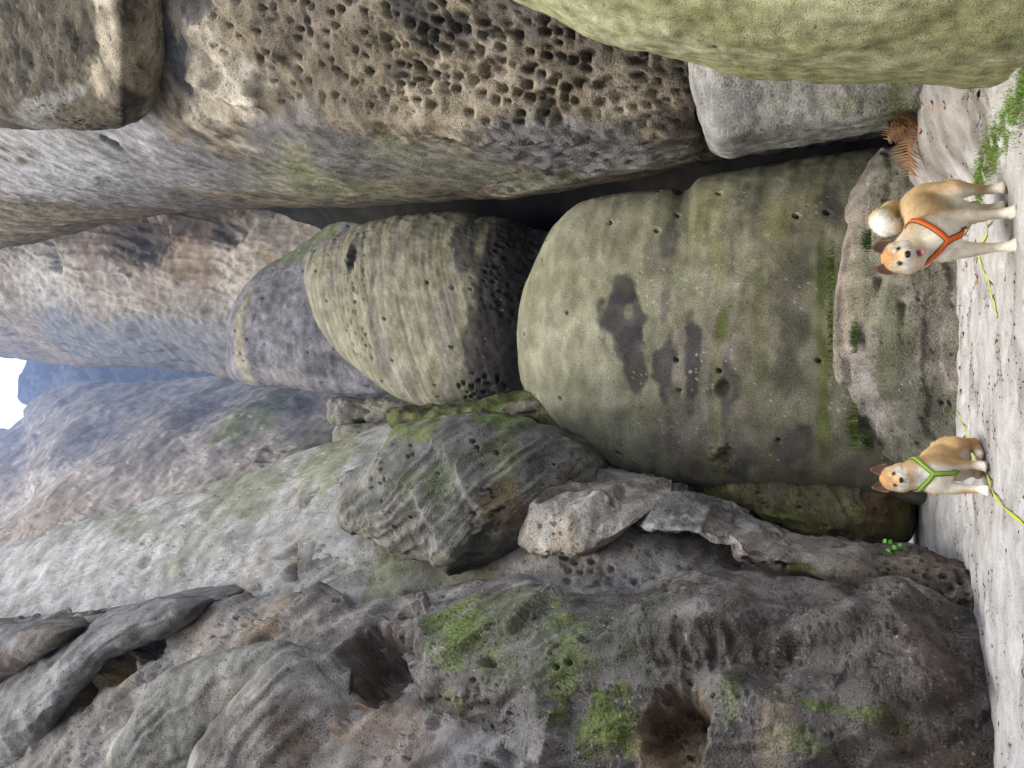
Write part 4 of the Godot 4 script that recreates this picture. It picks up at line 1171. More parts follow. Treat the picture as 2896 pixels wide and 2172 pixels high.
	rock("cliff", [3.19, 25.44, -10.6, 8.29, 10.88, -4.4, 4.39, 14.64, -6, 3.11, 18.06, -10, 7.17, 8.25, -4.4, 3.61, 10.88, -5.9, 3.21, 14.33, -9.6, 6.37, 6.86, -4.4, 3.22, 8.87, -5.8, 3.07, 11.29, -9.2, 5.7, 5.68, -4.4, 2.81, 7.08, -5.6, 2.65, 7.72, -8.6, 4.94, 4.21, -4.4, 2.38, 5.05, -5.4, 2.45, 5.85, -8.2, 4.62, 3.39, -4.4, 2.19, 3.97, -5.3, 2.36, 4.36, -7.9, 4.19, 2.67, -4.4, 1.96, 3.08, -5.25, 2.32, 3.14, -7.7, 3.95, 2.03, -4.4, 1.86, 2.33, -5.3, 2.35, 2.15, -7.5, 3.84, 1.5, -4.5, 1.82, 1.7, -5.4, 2.33, 1.88, -7.4, 4.12, 1.43, -4.9, 1.94, 1.58, -5.75, 2.33, 0.81, -7.3, 3.94, 0.73, -5, 1.98, 0.76, -5.85, 2.35, -0.25, -7.2, 3.66, -0.01, -5, 1.99, -0.11, -5.9], {"nu": 315, "nv": 468, "mat": "coarse", "n": 1.12, "aspect": 1.0, "back": 2.0, "a1": 0.06, "f1": 0.6, "a2": 0.008, "f2": 1.3, "s1": 0.014, "fs": 3.6, "bands": 0.34, "tilt": Vector3(0.05, 0.56, -0.83), "share2": 0.27, "cf": 1.5, "cols": [Color(0.16, 0.135, 0.1), Color(0.245, 0.21, 0.155), Color(0.11, 0.096, 0.083)], "flecks": [[20, 0.2, 0.05, Color(0.12, 0.1, 0.085)]], "pits": [[2.54, 2.64, -5.23, 0.49, 1.22, 1.5, 0.085, 11, 0.48, Vector3(1, 1, 1)], [3.02, 4.46, -5.31, 0.53, 1.4, 1.5, 0.08, 9.5, 0.38, Vector3(1, 1, 1)], [2.66, 3.27, -5.22, 0.42, 1.28, 1.5, 0.035, 20, 0.42, Vector3(1, 1, 1)], [2.08, 1.82, -5.37, 0.22, 0.39, 1.5, 0.05, 16, 0.46, Vector3(1, 1, 1)], [3.38, 5.48, -5.39, 0.44, 0.83, 1.5, 0.06, 8, 0.3, Vector3(1, 1, 1)], [1.89, 2.86, -5.48, 0.11, 0.78, 1.5, 0.02, 16, 0.42, Vector3(0.5, 1.2, 0.5)]], "dents": [[3.06, 9.17, -5.95, 0.1, 0.17, 1, 0.18, 0.6], [3.34, 6.31, -5.5, 0.14, 0.2, 1, 0.1, 0.9], [3, 6.34, -5.53, 0.1, 0.2, 1, 0.1, 0.9]], "cracks": [PackedFloat32Array([0.06, 0.1, 3.14, 7.49, -5.65, 3.58, 7.04, -5.56, 3.98, 6.81, -5.49])], "edges": [PackedFloat32Array([0.14, 0.28, 3.57, 6.69, -5.52, 3.25, 6.28, -5.5, 2.86, 5.89, -5.48, 2.7, 5.73, -5.47]), PackedFloat32Array([0.13, 0.28, 3.71, 6.12, -5.43, 3.43, 5.84, -5.43, 3.04, 5.47, -5.42, 2.86, 5.28, -5.41]), PackedFloat32Array([0.12, 0.22, 3.21, 6.88, -5.57, 2.99, 6.6, -5.55, 2.74, 6.1, -5.51, 2.59, 5.41, -5.44]), PackedFloat32Array([0.1, 0.3, 2.48, 5.41, -5.44, 2.25, 4.23, -5.32, 2.03, 3.29, -5.26, 1.89, 2.33, -5.3, 1.85, 1.68, -5.46])], "paint": [[2.87, 9.38, -6.81, 0.69, 2.75, 0.9, 0.27, 0.265, 0.275, 0.85, 0.3, 0.4], [2.31, 5.62, -6.08, 0.43, 1.31, 0.9, 0.235, 0.225, 0.235, 0.85, 0.3, 0.4], [2.46, 6.58, -7.24, 0.23, 1.8, 0.9, 0.255, 0.255, 0.185, 0.7, 0.5, 0.5], [2.21, 4.89, -5.75, 0.04, 0.93, 0.9, 0.33, 0.34, 0.17, 0.6, 0.8, 0.6], [2.43, 6.36, -6.35, 0.05, 0.76, 0.9, 0.33, 0.34, 0.17, 0.5, 0.8, 0.6], [2.15, 4.21, -6.51, 0.28, 0.98, 0.9, 0.24, 0.24, 0.215, 0.8, 0.4, 0.4], [1.94, 3.22, -5.37, 0.15, 0.79, 0.9, 0.2, 0.2, 0.22, 0.7, 0.5, 0.5], [1.9, 2.5, -5.79, 0.15, 0.64, 0.9, 0.22, 0.22, 0.24, 0.7, 0.5, 0.5], [2.12, 3.07, -6.77, 0.11, 0.95, 0.9, 0.17, 0.18, 0.13, 0.7, 0.5, 0.5], [3.09, 12.02, -7.38, 0.44, 1.98, 0.9, 0.4, 0.395, 0.41, 0.8, 0.6, 0.4], [3.18, 10.91, -6.28, 0.51, 1.07, 0.9, 0.43, 0.425, 0.43, 0.8, 0.6, 0.4], [2.94, 8.45, -5.85, 0.27, 0.74, 0.9, 0.38, 0.375, 0.395, 0.8, 0.6, 0.4], [3.01, 10.99, -8.31, 0.23, 1.58, 0.9, 0.16, 0.16, 0.165, 0.7, 0.8, 0.4], [2.7, 8.05, -6.57, 0.23, 0.72, 0.9, 0.2, 0.19, 0.2, 0.6, 0.8, 0.4], [3.21, 6.47, -5.53, 0.57, 0.64, 0.9, 0.55, 0.49, 0.39, 0.9, 0.5, 0.4], [2.92, 5.92, -5.49, 0.23, 0.33, 0.9, 0.58, 0.53, 0.44, 0.8, 0.6, 0.4], [3.71, 7, -5.55, 0.44, 0.18, 0.9, 0.09, 0.09, 0.1, 0.92, 0.5, 0.3], [3.21, 6.88, -5.57, 0.29, 0.23, 0.9, 0.13, 0.13, 0.15, 0.9, 0.6, 0.3], [3.68, 6.26, -5.46, 0.2, 0.29, 0.9, 0.11, 0.105, 0.1, 0.9, 0.5, 0.3], [3.29, 5.83, -5.45, 0.27, 0.28, 0.9, 0.38, 0.32, 0.23, 0.6, 0.6, 0.5], [2.98, 3.75, -5.23, 0.23, 0.28, 0.9, 0.085, 0.08, 0.078, 0.9, 0.6, 0.4], [2.71, 3.45, -5.23, 0.19, 0.24, 0.9, 0.09, 0.085, 0.082, 0.9, 0.6, 0.4], [2.48, 3.19, -5.24, 0.12, 0.19, 0.9, 0.1, 0.095, 0.09, 0.85, 0.6, 0.4], [2.71, 2.86, -5.2, 0.36, 0.34, 0.9, 0.12, 0.108, 0.095, 0.75, 0.8, 0.5], [2.4, 2.15, -5.29, 0.31, 0.43, 0.9, 0.15, 0.13, 0.11, 0.6, 0.9, 0.5], [2.34, 3.51, -5.27, 0.26, 0.79, 0.9, 0.4, 0.34, 0.26, 0.7, 0.8, 0.5], [2.09, 2.06, -5.34, 0.16, 0.47, 0.9, 0.38, 0.33, 0.26, 0.6, 0.8, 0.5], [2.25, 1.72, -5.37, 0.2, 0.18, 0.9, 0.17, 0.155, 0.14, 0.7, 0.7, 0.5], [3.21, 4.66, -5.31, 0.25, 0.52, 0.9, 0.3, 0.25, 0.22, 0.5, 0.8, 0.6], [2.11, 1.13, -6.52, 0.23, 1.05, 0.9, 0.1, 0.11, 0.08, 0.8, 0.5, 0.5]]}, "tall honeycombed sandstone cliff with a smooth grey flank beside the dark crevice", "cliff")
	rock("rock_block", [4.07, 14.4, -5.9, 7.82, 9.7, -3.9, 3.8, 12.52, -5.1, 3.47, 10.7, -5.8, 6.76, 7.37, -3.9, 3.17, 9.3, -5, 3.13, 8.73, -5.7, 6.21, 6.14, -3.9, 2.85, 7.65, -4.95, 3.07, 8.26, -5.7, 5.96, 5.89, -3.95, 2.78, 7.24, -4.95, 3.07, 8.15, -5.7, 5.89, 5.88, -4, 2.83, 7.21, -5, 3.08, 7.86, -5.7, 5.96, 6.06, -4.3, 2.96, 7.14, -5.14, 3.21, 7.6, -5.7, 5.87, 6.23, -4.6, 3.27, 7.05, -5.26, 3.41, 7.43, -5.7, 5.77, 6.46, -4.9, 3.69, 7.04, -5.38, 3.69, 7.31, -5.7, 5.62, 6.72, -5.2, 4.12, 7.19, -5.6], {"nu": 180, "nv": 180, "mat": "coarse", "n": 1.15, "a1": 0.035, "a2": 0.03, "f2": 2.5, "a3": 0.015, "share2": 0.3, "cf": 2.2, "cols": [Color(0.075, 0.064, 0.049), Color(0.135, 0.115, 0.085), Color(0.055, 0.05, 0.041)], "flecks": [[18, 0.24, -0.1, Color(0.07, 0.06, 0.05)], [24, 0.2, 0.1, Color(0.26, 0.21, 0.15)]], "pits": [[3.36, 8.18, -4.96, 0.68, 0.77, 1.5, 0.04, 16, 0.42, Vector3(1, 1, 1)]], "paint": [[3.07, 7.44, -5.46, 0.22, 0.25, 0.9, 0.4, 0.345, 0.25, 0.95, 0.2, 0.25], [3.3, 7.09, -5.21, 0.38, 0.23, 0.9, 0.44, 0.385, 0.29, 0.95, 0.2, 0.25], [3.81, 7.04, -5.22, 0.38, 0.25, 0.9, 0.44, 0.385, 0.29, 0.95, 0.2, 0.25], [3.01, 8.61, -5.08, 0.07, 1.06, 0.9, 0.32, 0.31, 0.29, 0.6, 0.5, 0.5]]}, "dark brown overhanging block with a smooth tan underside, bounced light painted in, above the honeycombed cliff", "rock block")  # light tan paint on the underside carries bounced light in its colour
	rock("rock_block", [2.51, 1.97, -6.6, 2.71, 1.63, -5, 2.26, 1.71, -5.4, 2.32, 1.95, -6.8, 2.77, 1.54, -4.8, 2.02, 1.58, -5, 2.24, 1.78, -7, 2.79, 1.37, -4.7, 1.63, 1.42, -4.95, 2.22, 1.37, -7, 2.72, 1.1, -4.7, 1.62, 1.13, -4.95, 2.25, 0.8, -7, 2.62, 0.71, -4.7, 1.62, 0.72, -4.95, 2.26, 0.44, -7, 2.56, 0.47, -4.7, 1.62, 0.47, -4.95, 2.27, -0.07, -7, 2.47, 0.13, -4.7, 1.63, 0.11, -4.95], {"nu": 144, "nv": 180, "mat": "stone", "n": 1.35, "aspect": 1.0, "a1": 0.025, "a2": 0.012, "f2": 4, "share2": 0.22, "cf": 2.0, "cols": [Color(0.3, 0.295, 0.29), Color(0.38, 0.375, 0.365), Color(0.24, 0.24, 0.245)], "dents": [[1.9, 1.13, -4.94, 0.05, 0.04, 1, 0.04, 0.8]], "paint": [[1.71, 0.42, -4.95, 0.17, 0.14, 0.9, 0.22, 0.23, 0.18, 0.7, 0.6, 0.6], [1.69, 0.65, -4.95, 0.05, 0.09, 0.9, 0.19, 0.22, 0.11, 0.5, 0.7, 0.6], [2.24, 0.99, -7, 0.07, 0.85, 0.9, 0.17, 0.185, 0.14, 0.8, 0.3, 0.4], [1.92, 1.16, -4.94, 0.06, 0.05, 0.9, 0.2, 0.2, 0.2, 0.5, 0.6, 0.6], [1.71, 0.35, -4.95, 0.19, 0.06, 0.9, 0.16, 0.19, 0.08, 0.6, 0.7, 0.6]]}, "smooth pale grey block below the honeycombed cliff, standing on the sand bank", "rock block")
	rock("boulder", [2.49, 2.68, -3.3, 3.79, 2.22, -2.6, 2.31, 2.16, -2.5, 2.05, 2.19, -3.2, 3.47, 1.83, -2.5, 1.86, 1.67, -2.2, 1.83, 1.85, -3.2, 3.19, 1.52, -2.4, 1.63, 1.4, -2.1, 1.64, 1.51, -3.2, 3.06, 1.27, -2.4, 1.5, 1.16, -2.05, 1.51, 1.21, -3.2, 2.81, 1.02, -2.3, 1.4, 0.97, -2.05, 1.4, 0.83, -3.2, 2.67, 0.75, -2.3, 1.33, 0.73, -2.05, 1.32, 0.49, -3.2, 2.54, 0.51, -2.3, 1.26, 0.51, -2.05, 1.21, -0.09, -3.2, 2.32, 0.09, -2.3, 1.18, 0.13, -2.1], {"nu": 234, "nv": 270, "mat": "fuzzy", "n": 2.0, "a1": 0.04, "f1": 1.0, "a2": 0.006, "f2": 4, "a3": 0.004, "f3": 14, "share2": 0.3, "cf": 2.6, "cstretch": Vector3(1.8, 0.4, 1.2), "s1": 0.006, "fs": 3, "cols": [Color(0.4, 0.415, 0.215), Color(0.54, 0.545, 0.345), Color(0.29, 0.3, 0.17)], "holes": [[9, 0.15, 0.02, 0.15]], "paint": [[1.61, 1.48, -3.2, 0.06, 0.07, 0.9, 0.12, 0.145, 0.02, 0.85, 0.5, 0.4], [1.5, 1.37, -3.2, 0.06, 0.04, 0.9, 0.19, 0.2, 0.06, 0.6, 0.7, 0.5], [1.53, 1.31, -2.98, 0.03, 0.08, 0.9, 0.17, 0.18, 0.07, 0.5, 0.7, 0.5], [1.26, 0.49, -3.2, 0.02, 0.26, 0.9, 0.22, 0.225, 0.13, 0.5, 0.8, 0.6], [1.26, 0.26, -3.2, 0.05, 0.15, 0.9, 0.28, 0.28, 0.17, 0.6, 0.8, 0.6], [1.37, 0.82, -3.03, 0.04, 0.17, 0.9, 0.22, 0.22, 0.13, 0.4, 0.8, 0.6], [1.21, 0.24, -2.75, 0.03, 0.12, 0.9, 0.2, 0.2, 0.12, 0.5, 0.8, 0.6]]}, "yellow green moss covered boulder face beside the strip of grass", "boulder")
	rock("far_cliff", [1.34, 35.31, -14.8, 6.21, 26.38, -11, 2.31, 28.73, -12, 0.81, 25.77, -14.4, 5.14, 19.82, -11, 1.97, 21.22, -11.8, 0.51, 20.36, -13.8, 4.72, 16.34, -11, 1.72, 17.2, -11.6, 0.34, 16.19, -13.4, 4.36, 13.39, -11, 1.4, 13.74, -11.3, 0.18, 13.59, -13, 4.14, 11.58, -11, 1.21, 11.68, -11.1, 0.1, 11.06, -12.6, 3.92, 9.72, -11, 1.13, 9.72, -11, 0.1, 8.58, -12.4, 3.66, 7.67, -11, 1.06, 7.67, -11], {"nu": 252, "nv": 270, "mat": "coarse", "n": 1.35, "aspect": 1.0, "a1": 0.25, "f1": 0.28, "a2": 0.03, "f2": 0.6, "s1": 0.05, "fs": 2.0, "a3": 0.015, "f3": 4, "tilt": Vector3(0.9, -0.25, 0.2), "bands": 0.3, "share2": 0.25, "cf": 0.5, "cols": [Color(0.42, 0.375, 0.32), Color(0.31, 0.27, 0.23), Color(0.22, 0.18, 0.15)], "flecks": [[8, 0.22, 0.12, Color(0.17, 0.14, 0.12)]], "dents": [[3.07, 14.75, -11.3, 0.61, 1.18, 3.5, 0.4, 0.95], [2.99, 11.91, -11.08, 0.37, 0.69, 3.5, 0.3, 0.95], [3.04, 17.99, -11.55, 0.45, 0.35, 3.5, 0.25, 0.8]], "paint": [[3.1, 15.08, -11.32, 0.62, 1.19, 3.15, 0.12, 0.085, 0.055, 0.85, 0.6, 0.4], [3.27, 12.87, -11.13, 0.48, 1.51, 3.15, 0.1, 0.075, 0.06, 0.85, 0.6, 0.4], [2.94, 16.79, -11.49, 0.65, 0.3, 3.15, 0.3, 0.21, 0.15, 0.45, 0.8, 0.5], [1.9, 10.91, -11.06, 0.72, 0.15, 3.15, 0.38, 0.28, 0.16, 0.5, 0.8, 0.5], [2.64, 18.65, -11.64, 0.8, 0.96, 3.15, 0.5, 0.47, 0.42, 0.85, 0.5, 0.5], [2.54, 13.23, -11.22, 0.49, 0.62, 3.15, 0.34, 0.25, 0.17, 0.7, 0.7, 0.5], [1.78, 11.95, -11.12, 0.66, 0.69, 3.15, 0.48, 0.44, 0.38, 0.7, 0.6, 0.5], [0.92, 15.25, -11.95, 0.64, 3.6, 3.15, 0.22, 0.235, 0.26, 0.8, 0.4, 0.5], [1.29, 18.7, -12.03, 0.7, 1.47, 3.15, 0.25, 0.265, 0.29, 0.8, 0.5, 0.5], [3.68, 18.96, -11.49, 0.69, 0.72, 3.15, 0.44, 0.41, 0.37, 0.7, 0.6, 0.5], [2.07, 14.86, -11.39, 0.52, 0.43, 3.15, 0.24, 0.19, 0.15, 0.6, 0.7, 0.5]]}, "cream and brown cliff with stratified blue grey edge above the boulder stack", "cliff")  # dark brown patches on the right paint shade into the recess
	rock("far_cliff", [-0.14, 30.62, -18, 0.38, 30.62, -18, 0.12, 30.29, -17.8, -0.57, 30.15, -18, 1.06, 30.15, -18, 0.23, 28.84, -17.2, -1.24, 28.83, -18, 2.15, 28.83, -18, 0.43, 27.26, -17, -1.47, 23.88, -18, 2.15, 23.88, -18, 0.31, 22.07, -16.6, -1.32, 17.43, -18, 1.92, 17.43, -18, 0.28, 15.92, -16.4], {"nu": 108, "nv": 108, "mat": "stone", "n": 2.0, "a1": 0.5, "f1": 0.5, "a2": 0.2, "f2": 1, "cf": 0.5, "cols": [Color(0.25, 0.245, 0.25), Color(0.19, 0.185, 0.22), Color(0.3, 0.29, 0.28)]}, "farthest hazy blue grey cliff under the strip of bright sky", "cliff")
	rock("far_cliff", [-7.85, 22.57, -8.5, -5.28, 40.71, -15.5, -4.78, 27.75, -10.5, -6, 15.43, -8.5, -1.76, 27.7, -15.5, -3.37, 18.94, -10.5, -5.69, 14.44, -8.5, -0.64, 25.56, -15.3, -3.06, 17.71, -10.5, -5.39, 13.51, -8.5, -0.08, 23.73, -15.2, -2.74, 16.71, -10.6, -4.99, 12.14, -8.5, 0.12, 21.02, -15, -2.31, 15.28, -10.8, -3.76, 9.07, -8.5, 0.25, 15.09, -14.5, -1.53, 11.38, -10.8, -2.92, 6.82, -8.5, 0.22, 10.88, -14, -1.07, 8.51, -10.8, -2.62, 5.33, -8.5, 0.21, 8.43, -14, -1, 6.62, -10.8], {"nu": 252, "nv": 288, "mat": "coarse", "n": 1.6, "aspect": 1.0, "a1": 0.35, "f1": 0.25, "a2": 0.03, "f2": 0.5, "a3": 0.02, "f3": 4, "s1": 0.05, "fs": 1.8, "tilt": Vector3(0.85, 0.45, 0.25), "bands": 0.26, "share2": 0.27, "cf": 0.6, "cols": [Color(0.36, 0.32, 0.295), Color(0.46, 0.42, 0.39), Color(0.23, 0.2, 0.185)], "flecks": [[8, 0.26, -0.05, Color(0.2, 0.17, 0.15)], [14, 0.22, 0.05, Color(0.56, 0.52, 0.48)]], "pits": [[-1.7, 11.13, -10.79, 0.72, 1.13, 5.25, 0.08, 5, 0.42, Vector3(1, 0.5, 1)]], "paint": [[-0.59, 12.32, -12, 0.6, 0.63, 3.15, 0.19, 0.22, 0.11, 0.75, 0.7, 0.5], [-0.89, 12.99, -11.61, 0.5, 0.31, 3.15, 0.2, 0.25, 0.08, 0.6, 0.7, 0.5], [-1.14, 10.28, -10.87, 0.53, 0.64, 3.15, 0.22, 0.225, 0.16, 0.6, 0.8, 0.6], [-0.94, 14.72, -11.89, 0.63, 0.66, 3.15, 0.18, 0.165, 0.17, 0.6, 0.7, 0.5], [-1.7, 14.8, -10.99, 0.4, 1.27, 3.15, 0.2, 0.18, 0.17, 0.6, 0.7, 0.5], [-1.49, 18.39, -11.82, 0.57, 1.09, 3.15, 0.25, 0.25, 0.28, 0.6, 0.6, 0.5], [-2.82, 17.29, -10.55, 0.63, 1.32, 3.15, 0.3, 0.25, 0.22, 0.5, 0.7, 0.6]]}, "pinkish pale far cliff with a mossy slope behind the pale slab", "cliff")
	rock("slab", [-5.78, 16.05, -6.6, -4.43, 20.74, -8.6, -4.61, 16.99, -7, -4.51, 11.75, -6.4, -3.06, 15.08, -8.3, -3.53, 12.46, -6.8, -3.9, 9.44, -6.2, -2.24, 12.17, -8.1, -2.95, 10.02, -6.6, -3.35, 7.52, -6.1, -1.6, 9.69, -8, -2.44, 7.97, -6.5, -2.89, 6.26, -6.1, -1.09, 7.95, -7.9, -2, 6.59, -6.45, -2.73, 5.51, -6.1, -0.75, 6.98, -7.9, -1.76, 5.76, -6.4, -2.57, 4.49, -6.1, -0.46, 5.66, -7.9, -1.65, 4.69, -6.4, -2.41, 3.49, -6.1, -0.38, 4.31, -7.8, -1.55, 3.64, -6.4], {"nu": 234, "nv": 288, "mat": "stone", "n": 1.7, "a1": 0.12, "f1": 0.45, "a2": 0.015, "f2": 1.2, "a3": 0.008, "s1": 0.022, "fs": 4.0, "tilt": Vector3(0.92, 0.38, 0.1), "bands": 0.16, "share2": 0.27, "cf": 1.0, "cstretch": Vector3(1.2, 0.7, 1), "cols": [Color(0.36, 0.35, 0.335), Color(0.43, 0.42, 0.41), Color(0.27, 0.27, 0.25)], "flecks": [[12, 0.24, -0.08, Color(0.19, 0.185, 0.185)], [20, 0.2, 0, Color(0.55, 0.54, 0.53)]], "holes": [[5, 0.18, 0.05, 0.05]], "dents": [[-2.08, 6.19, -6.42, 0.13, 0.14, 1, 0.14, 0.7], [-1.87, 6.31, -6.44, 0.08, 0.1, 1, 0.08, 0.7], [-2.41, 9.36, -6.73, 0.09, 0.14, 1, 0.04, 0.6]], "cracks": [PackedFloat32Array([0.03, 0.1, -1.83, 5.96, -6.41, -1.93, 5.75, -6.39, -2.07, 5.73, -6.37]), PackedFloat32Array([0.03, 0.08, -2, 6.59, -6.45, -1.88, 5.96, -6.41])], "paint": [[-1.45, 8.23, -7.5, 0.38, 1.06, 0.9, 0.235, 0.245, 0.165, 0.75, 0.6, 0.5], [-0.99, 6.72, -7.41, 0.47, 0.49, 0.9, 0.22, 0.235, 0.13, 0.7, 0.6, 0.5], [-2.13, 11.29, -7.87, 0.15, 1.85, 0.9, 0.21, 0.22, 0.16, 0.7, 0.6, 0.5], [-1.98, 8.4, -6.87, 0.36, 0.88, 0.9, 0.27, 0.275, 0.235, 0.6, 0.7, 0.6], [-2.41, 13.27, -8.18, 0.32, 1.02, 0.9, 0.2, 0.21, 0.19, 0.6, 0.7, 0.6], [-2.08, 6.15, -6.41, 0.11, 0.12, 0.9, 0.14, 0.1, 0.06, 0.8, 0.5, 0.4], [-1.92, 6.3, -6.43, 0.16, 0.13, 0.9, 0.25, 0.2, 0.15, 0.6, 0.6, 0.5], [-2.37, 8.67, -6.6, 0.09, 0.15, 0.9, 0.28, 0.3, 0.18, 0.5, 0.6, 0.6], [-2.42, 9.42, -6.74, 0.07, 0.14, 0.9, 0.27, 0.25, 0.24, 0.7, 0.4, 0.4], [-2.3, 6.87, -6.45, 0.32, 0.22, 0.9, 0.36, 0.3, 0.26, 0.5, 0.7, 0.6], [-2, 5.25, -6.38, 0.39, 0.31, 0.9, 0.22, 0.25, 0.13, 0.5, 0.8, 0.6]]}, "broad pale grey sandstone slab leaning over the seal shaped boulder", "rock slab")
	rock("cliff", [-3.19, 5.5, -5.6, -1.16, 7.27, -7.6, -2.25, 5.94, -6.1, -2.89, 4.1, -5.5, -1.01, 5.21, -7.2, -1.98, 4.4, -5.95, -2.75, 3.37, -5.5, -0.93, 4.15, -7, -1.7, 3.47, -5.68, -2.65, 2.87, -5.5, -0.86, 3.38, -6.7, -1.5, 2.85, -5.46, -2.56, 2.4, -5.5, -0.82, 2.77, -6.6, -1.38, 2.37, -5.42, -2.38, 1.66, -5.4, -1.1, 1.91, -6.6, -1.37, 1.66, -5.4, -2.3, 1.28, -5.4, -1.29, 1.43, -6.5, -1.39, 1.27, -5.38, -2.23, 0.88, -5.4, -1.39, 0.94, -6.3, -1.42, 0.88, -5.33, -1.99, -0.16, -5.3, -1.31, -0.28, -6.2, -1.41, -0.16, -5.25], {"nu": 198, "nv": 288, "mat": "stone", "n": 1.8, "a1": 0.1, "f1": 0.7, "a2": 0.02, "f2": 1.8, "a3": 0.01, "s1": 0.03, "fs": 2.6, "tilt": Vector3(0.92, 0.38, 0.1), "bands": 0.3, "share2": 0.27, "cf": 1.4, "cols": [Color(0.25, 0.245, 0.245), Color(0.33, 0.31, 0.295), Color(0.17, 0.16, 0.155)], "flecks": [[17, 0.22, 0, Color(0.1, 0.09, 0.085)]], "holes": [[8, 0.22, 0.04, 0.05]], "pits": [[-1.63, 2.57, -5.44, 0.29, 0.46, 1.5, 0.05, 11, 0.42, Vector3(1, 1, 1)], [-1.62, 1.5, -5.39, 0.26, 0.69, 1.5, 0.05, 12, 0.42, Vector3(1, 1, 1)]], "cracks": [PackedFloat32Array([0.04, 0.1, -1.69, 2.49, -5.43, -1.66, 1.83, -5.41, -1.61, 1.21, -5.37]), PackedFloat32Array([0.03, -0.05, -1.59, 2.85, -5.46, -1.82, 3.8, -5.78, -1.85, 4.52, -5.99]), PackedFloat32Array([0.05, 0.1, -2.02, 4.51, -5.96, -1.85, 3.52, -5.69])], "paint": [[-1.78, 3.57, -5.71, 0.12, 0.14, 0.9, 0.15, 0.195, 0.055, 0.65, 0.6, 0.5], [-1.74, 3.92, -5.83, 0.25, 0.4, 0.9, 0.25, 0.27, 0.16, 0.6, 0.7, 0.6], [-1.95, 4.81, -6, 0.27, 0.33, 0.9, 0.23, 0.26, 0.13, 0.6, 0.7, 0.6], [-1.54, 1.03, -5.35, 0.19, 0.4, 0.9, 0.17, 0.13, 0.11, 0.6, 0.8, 0.6], [-1.64, 2.19, -5.42, 0.21, 0.37, 0.9, 0.23, 0.23, 0.25, 0.6, 0.7, 0.6], [-2.09, 3.9, -5.8, 0.17, 0.44, 0.9, 0.18, 0.24, 0.07, 0.6, 0.7, 0.5]]}, "grey cliff foot between the moss streaked wall and the seal shaped boulder", "cliff")
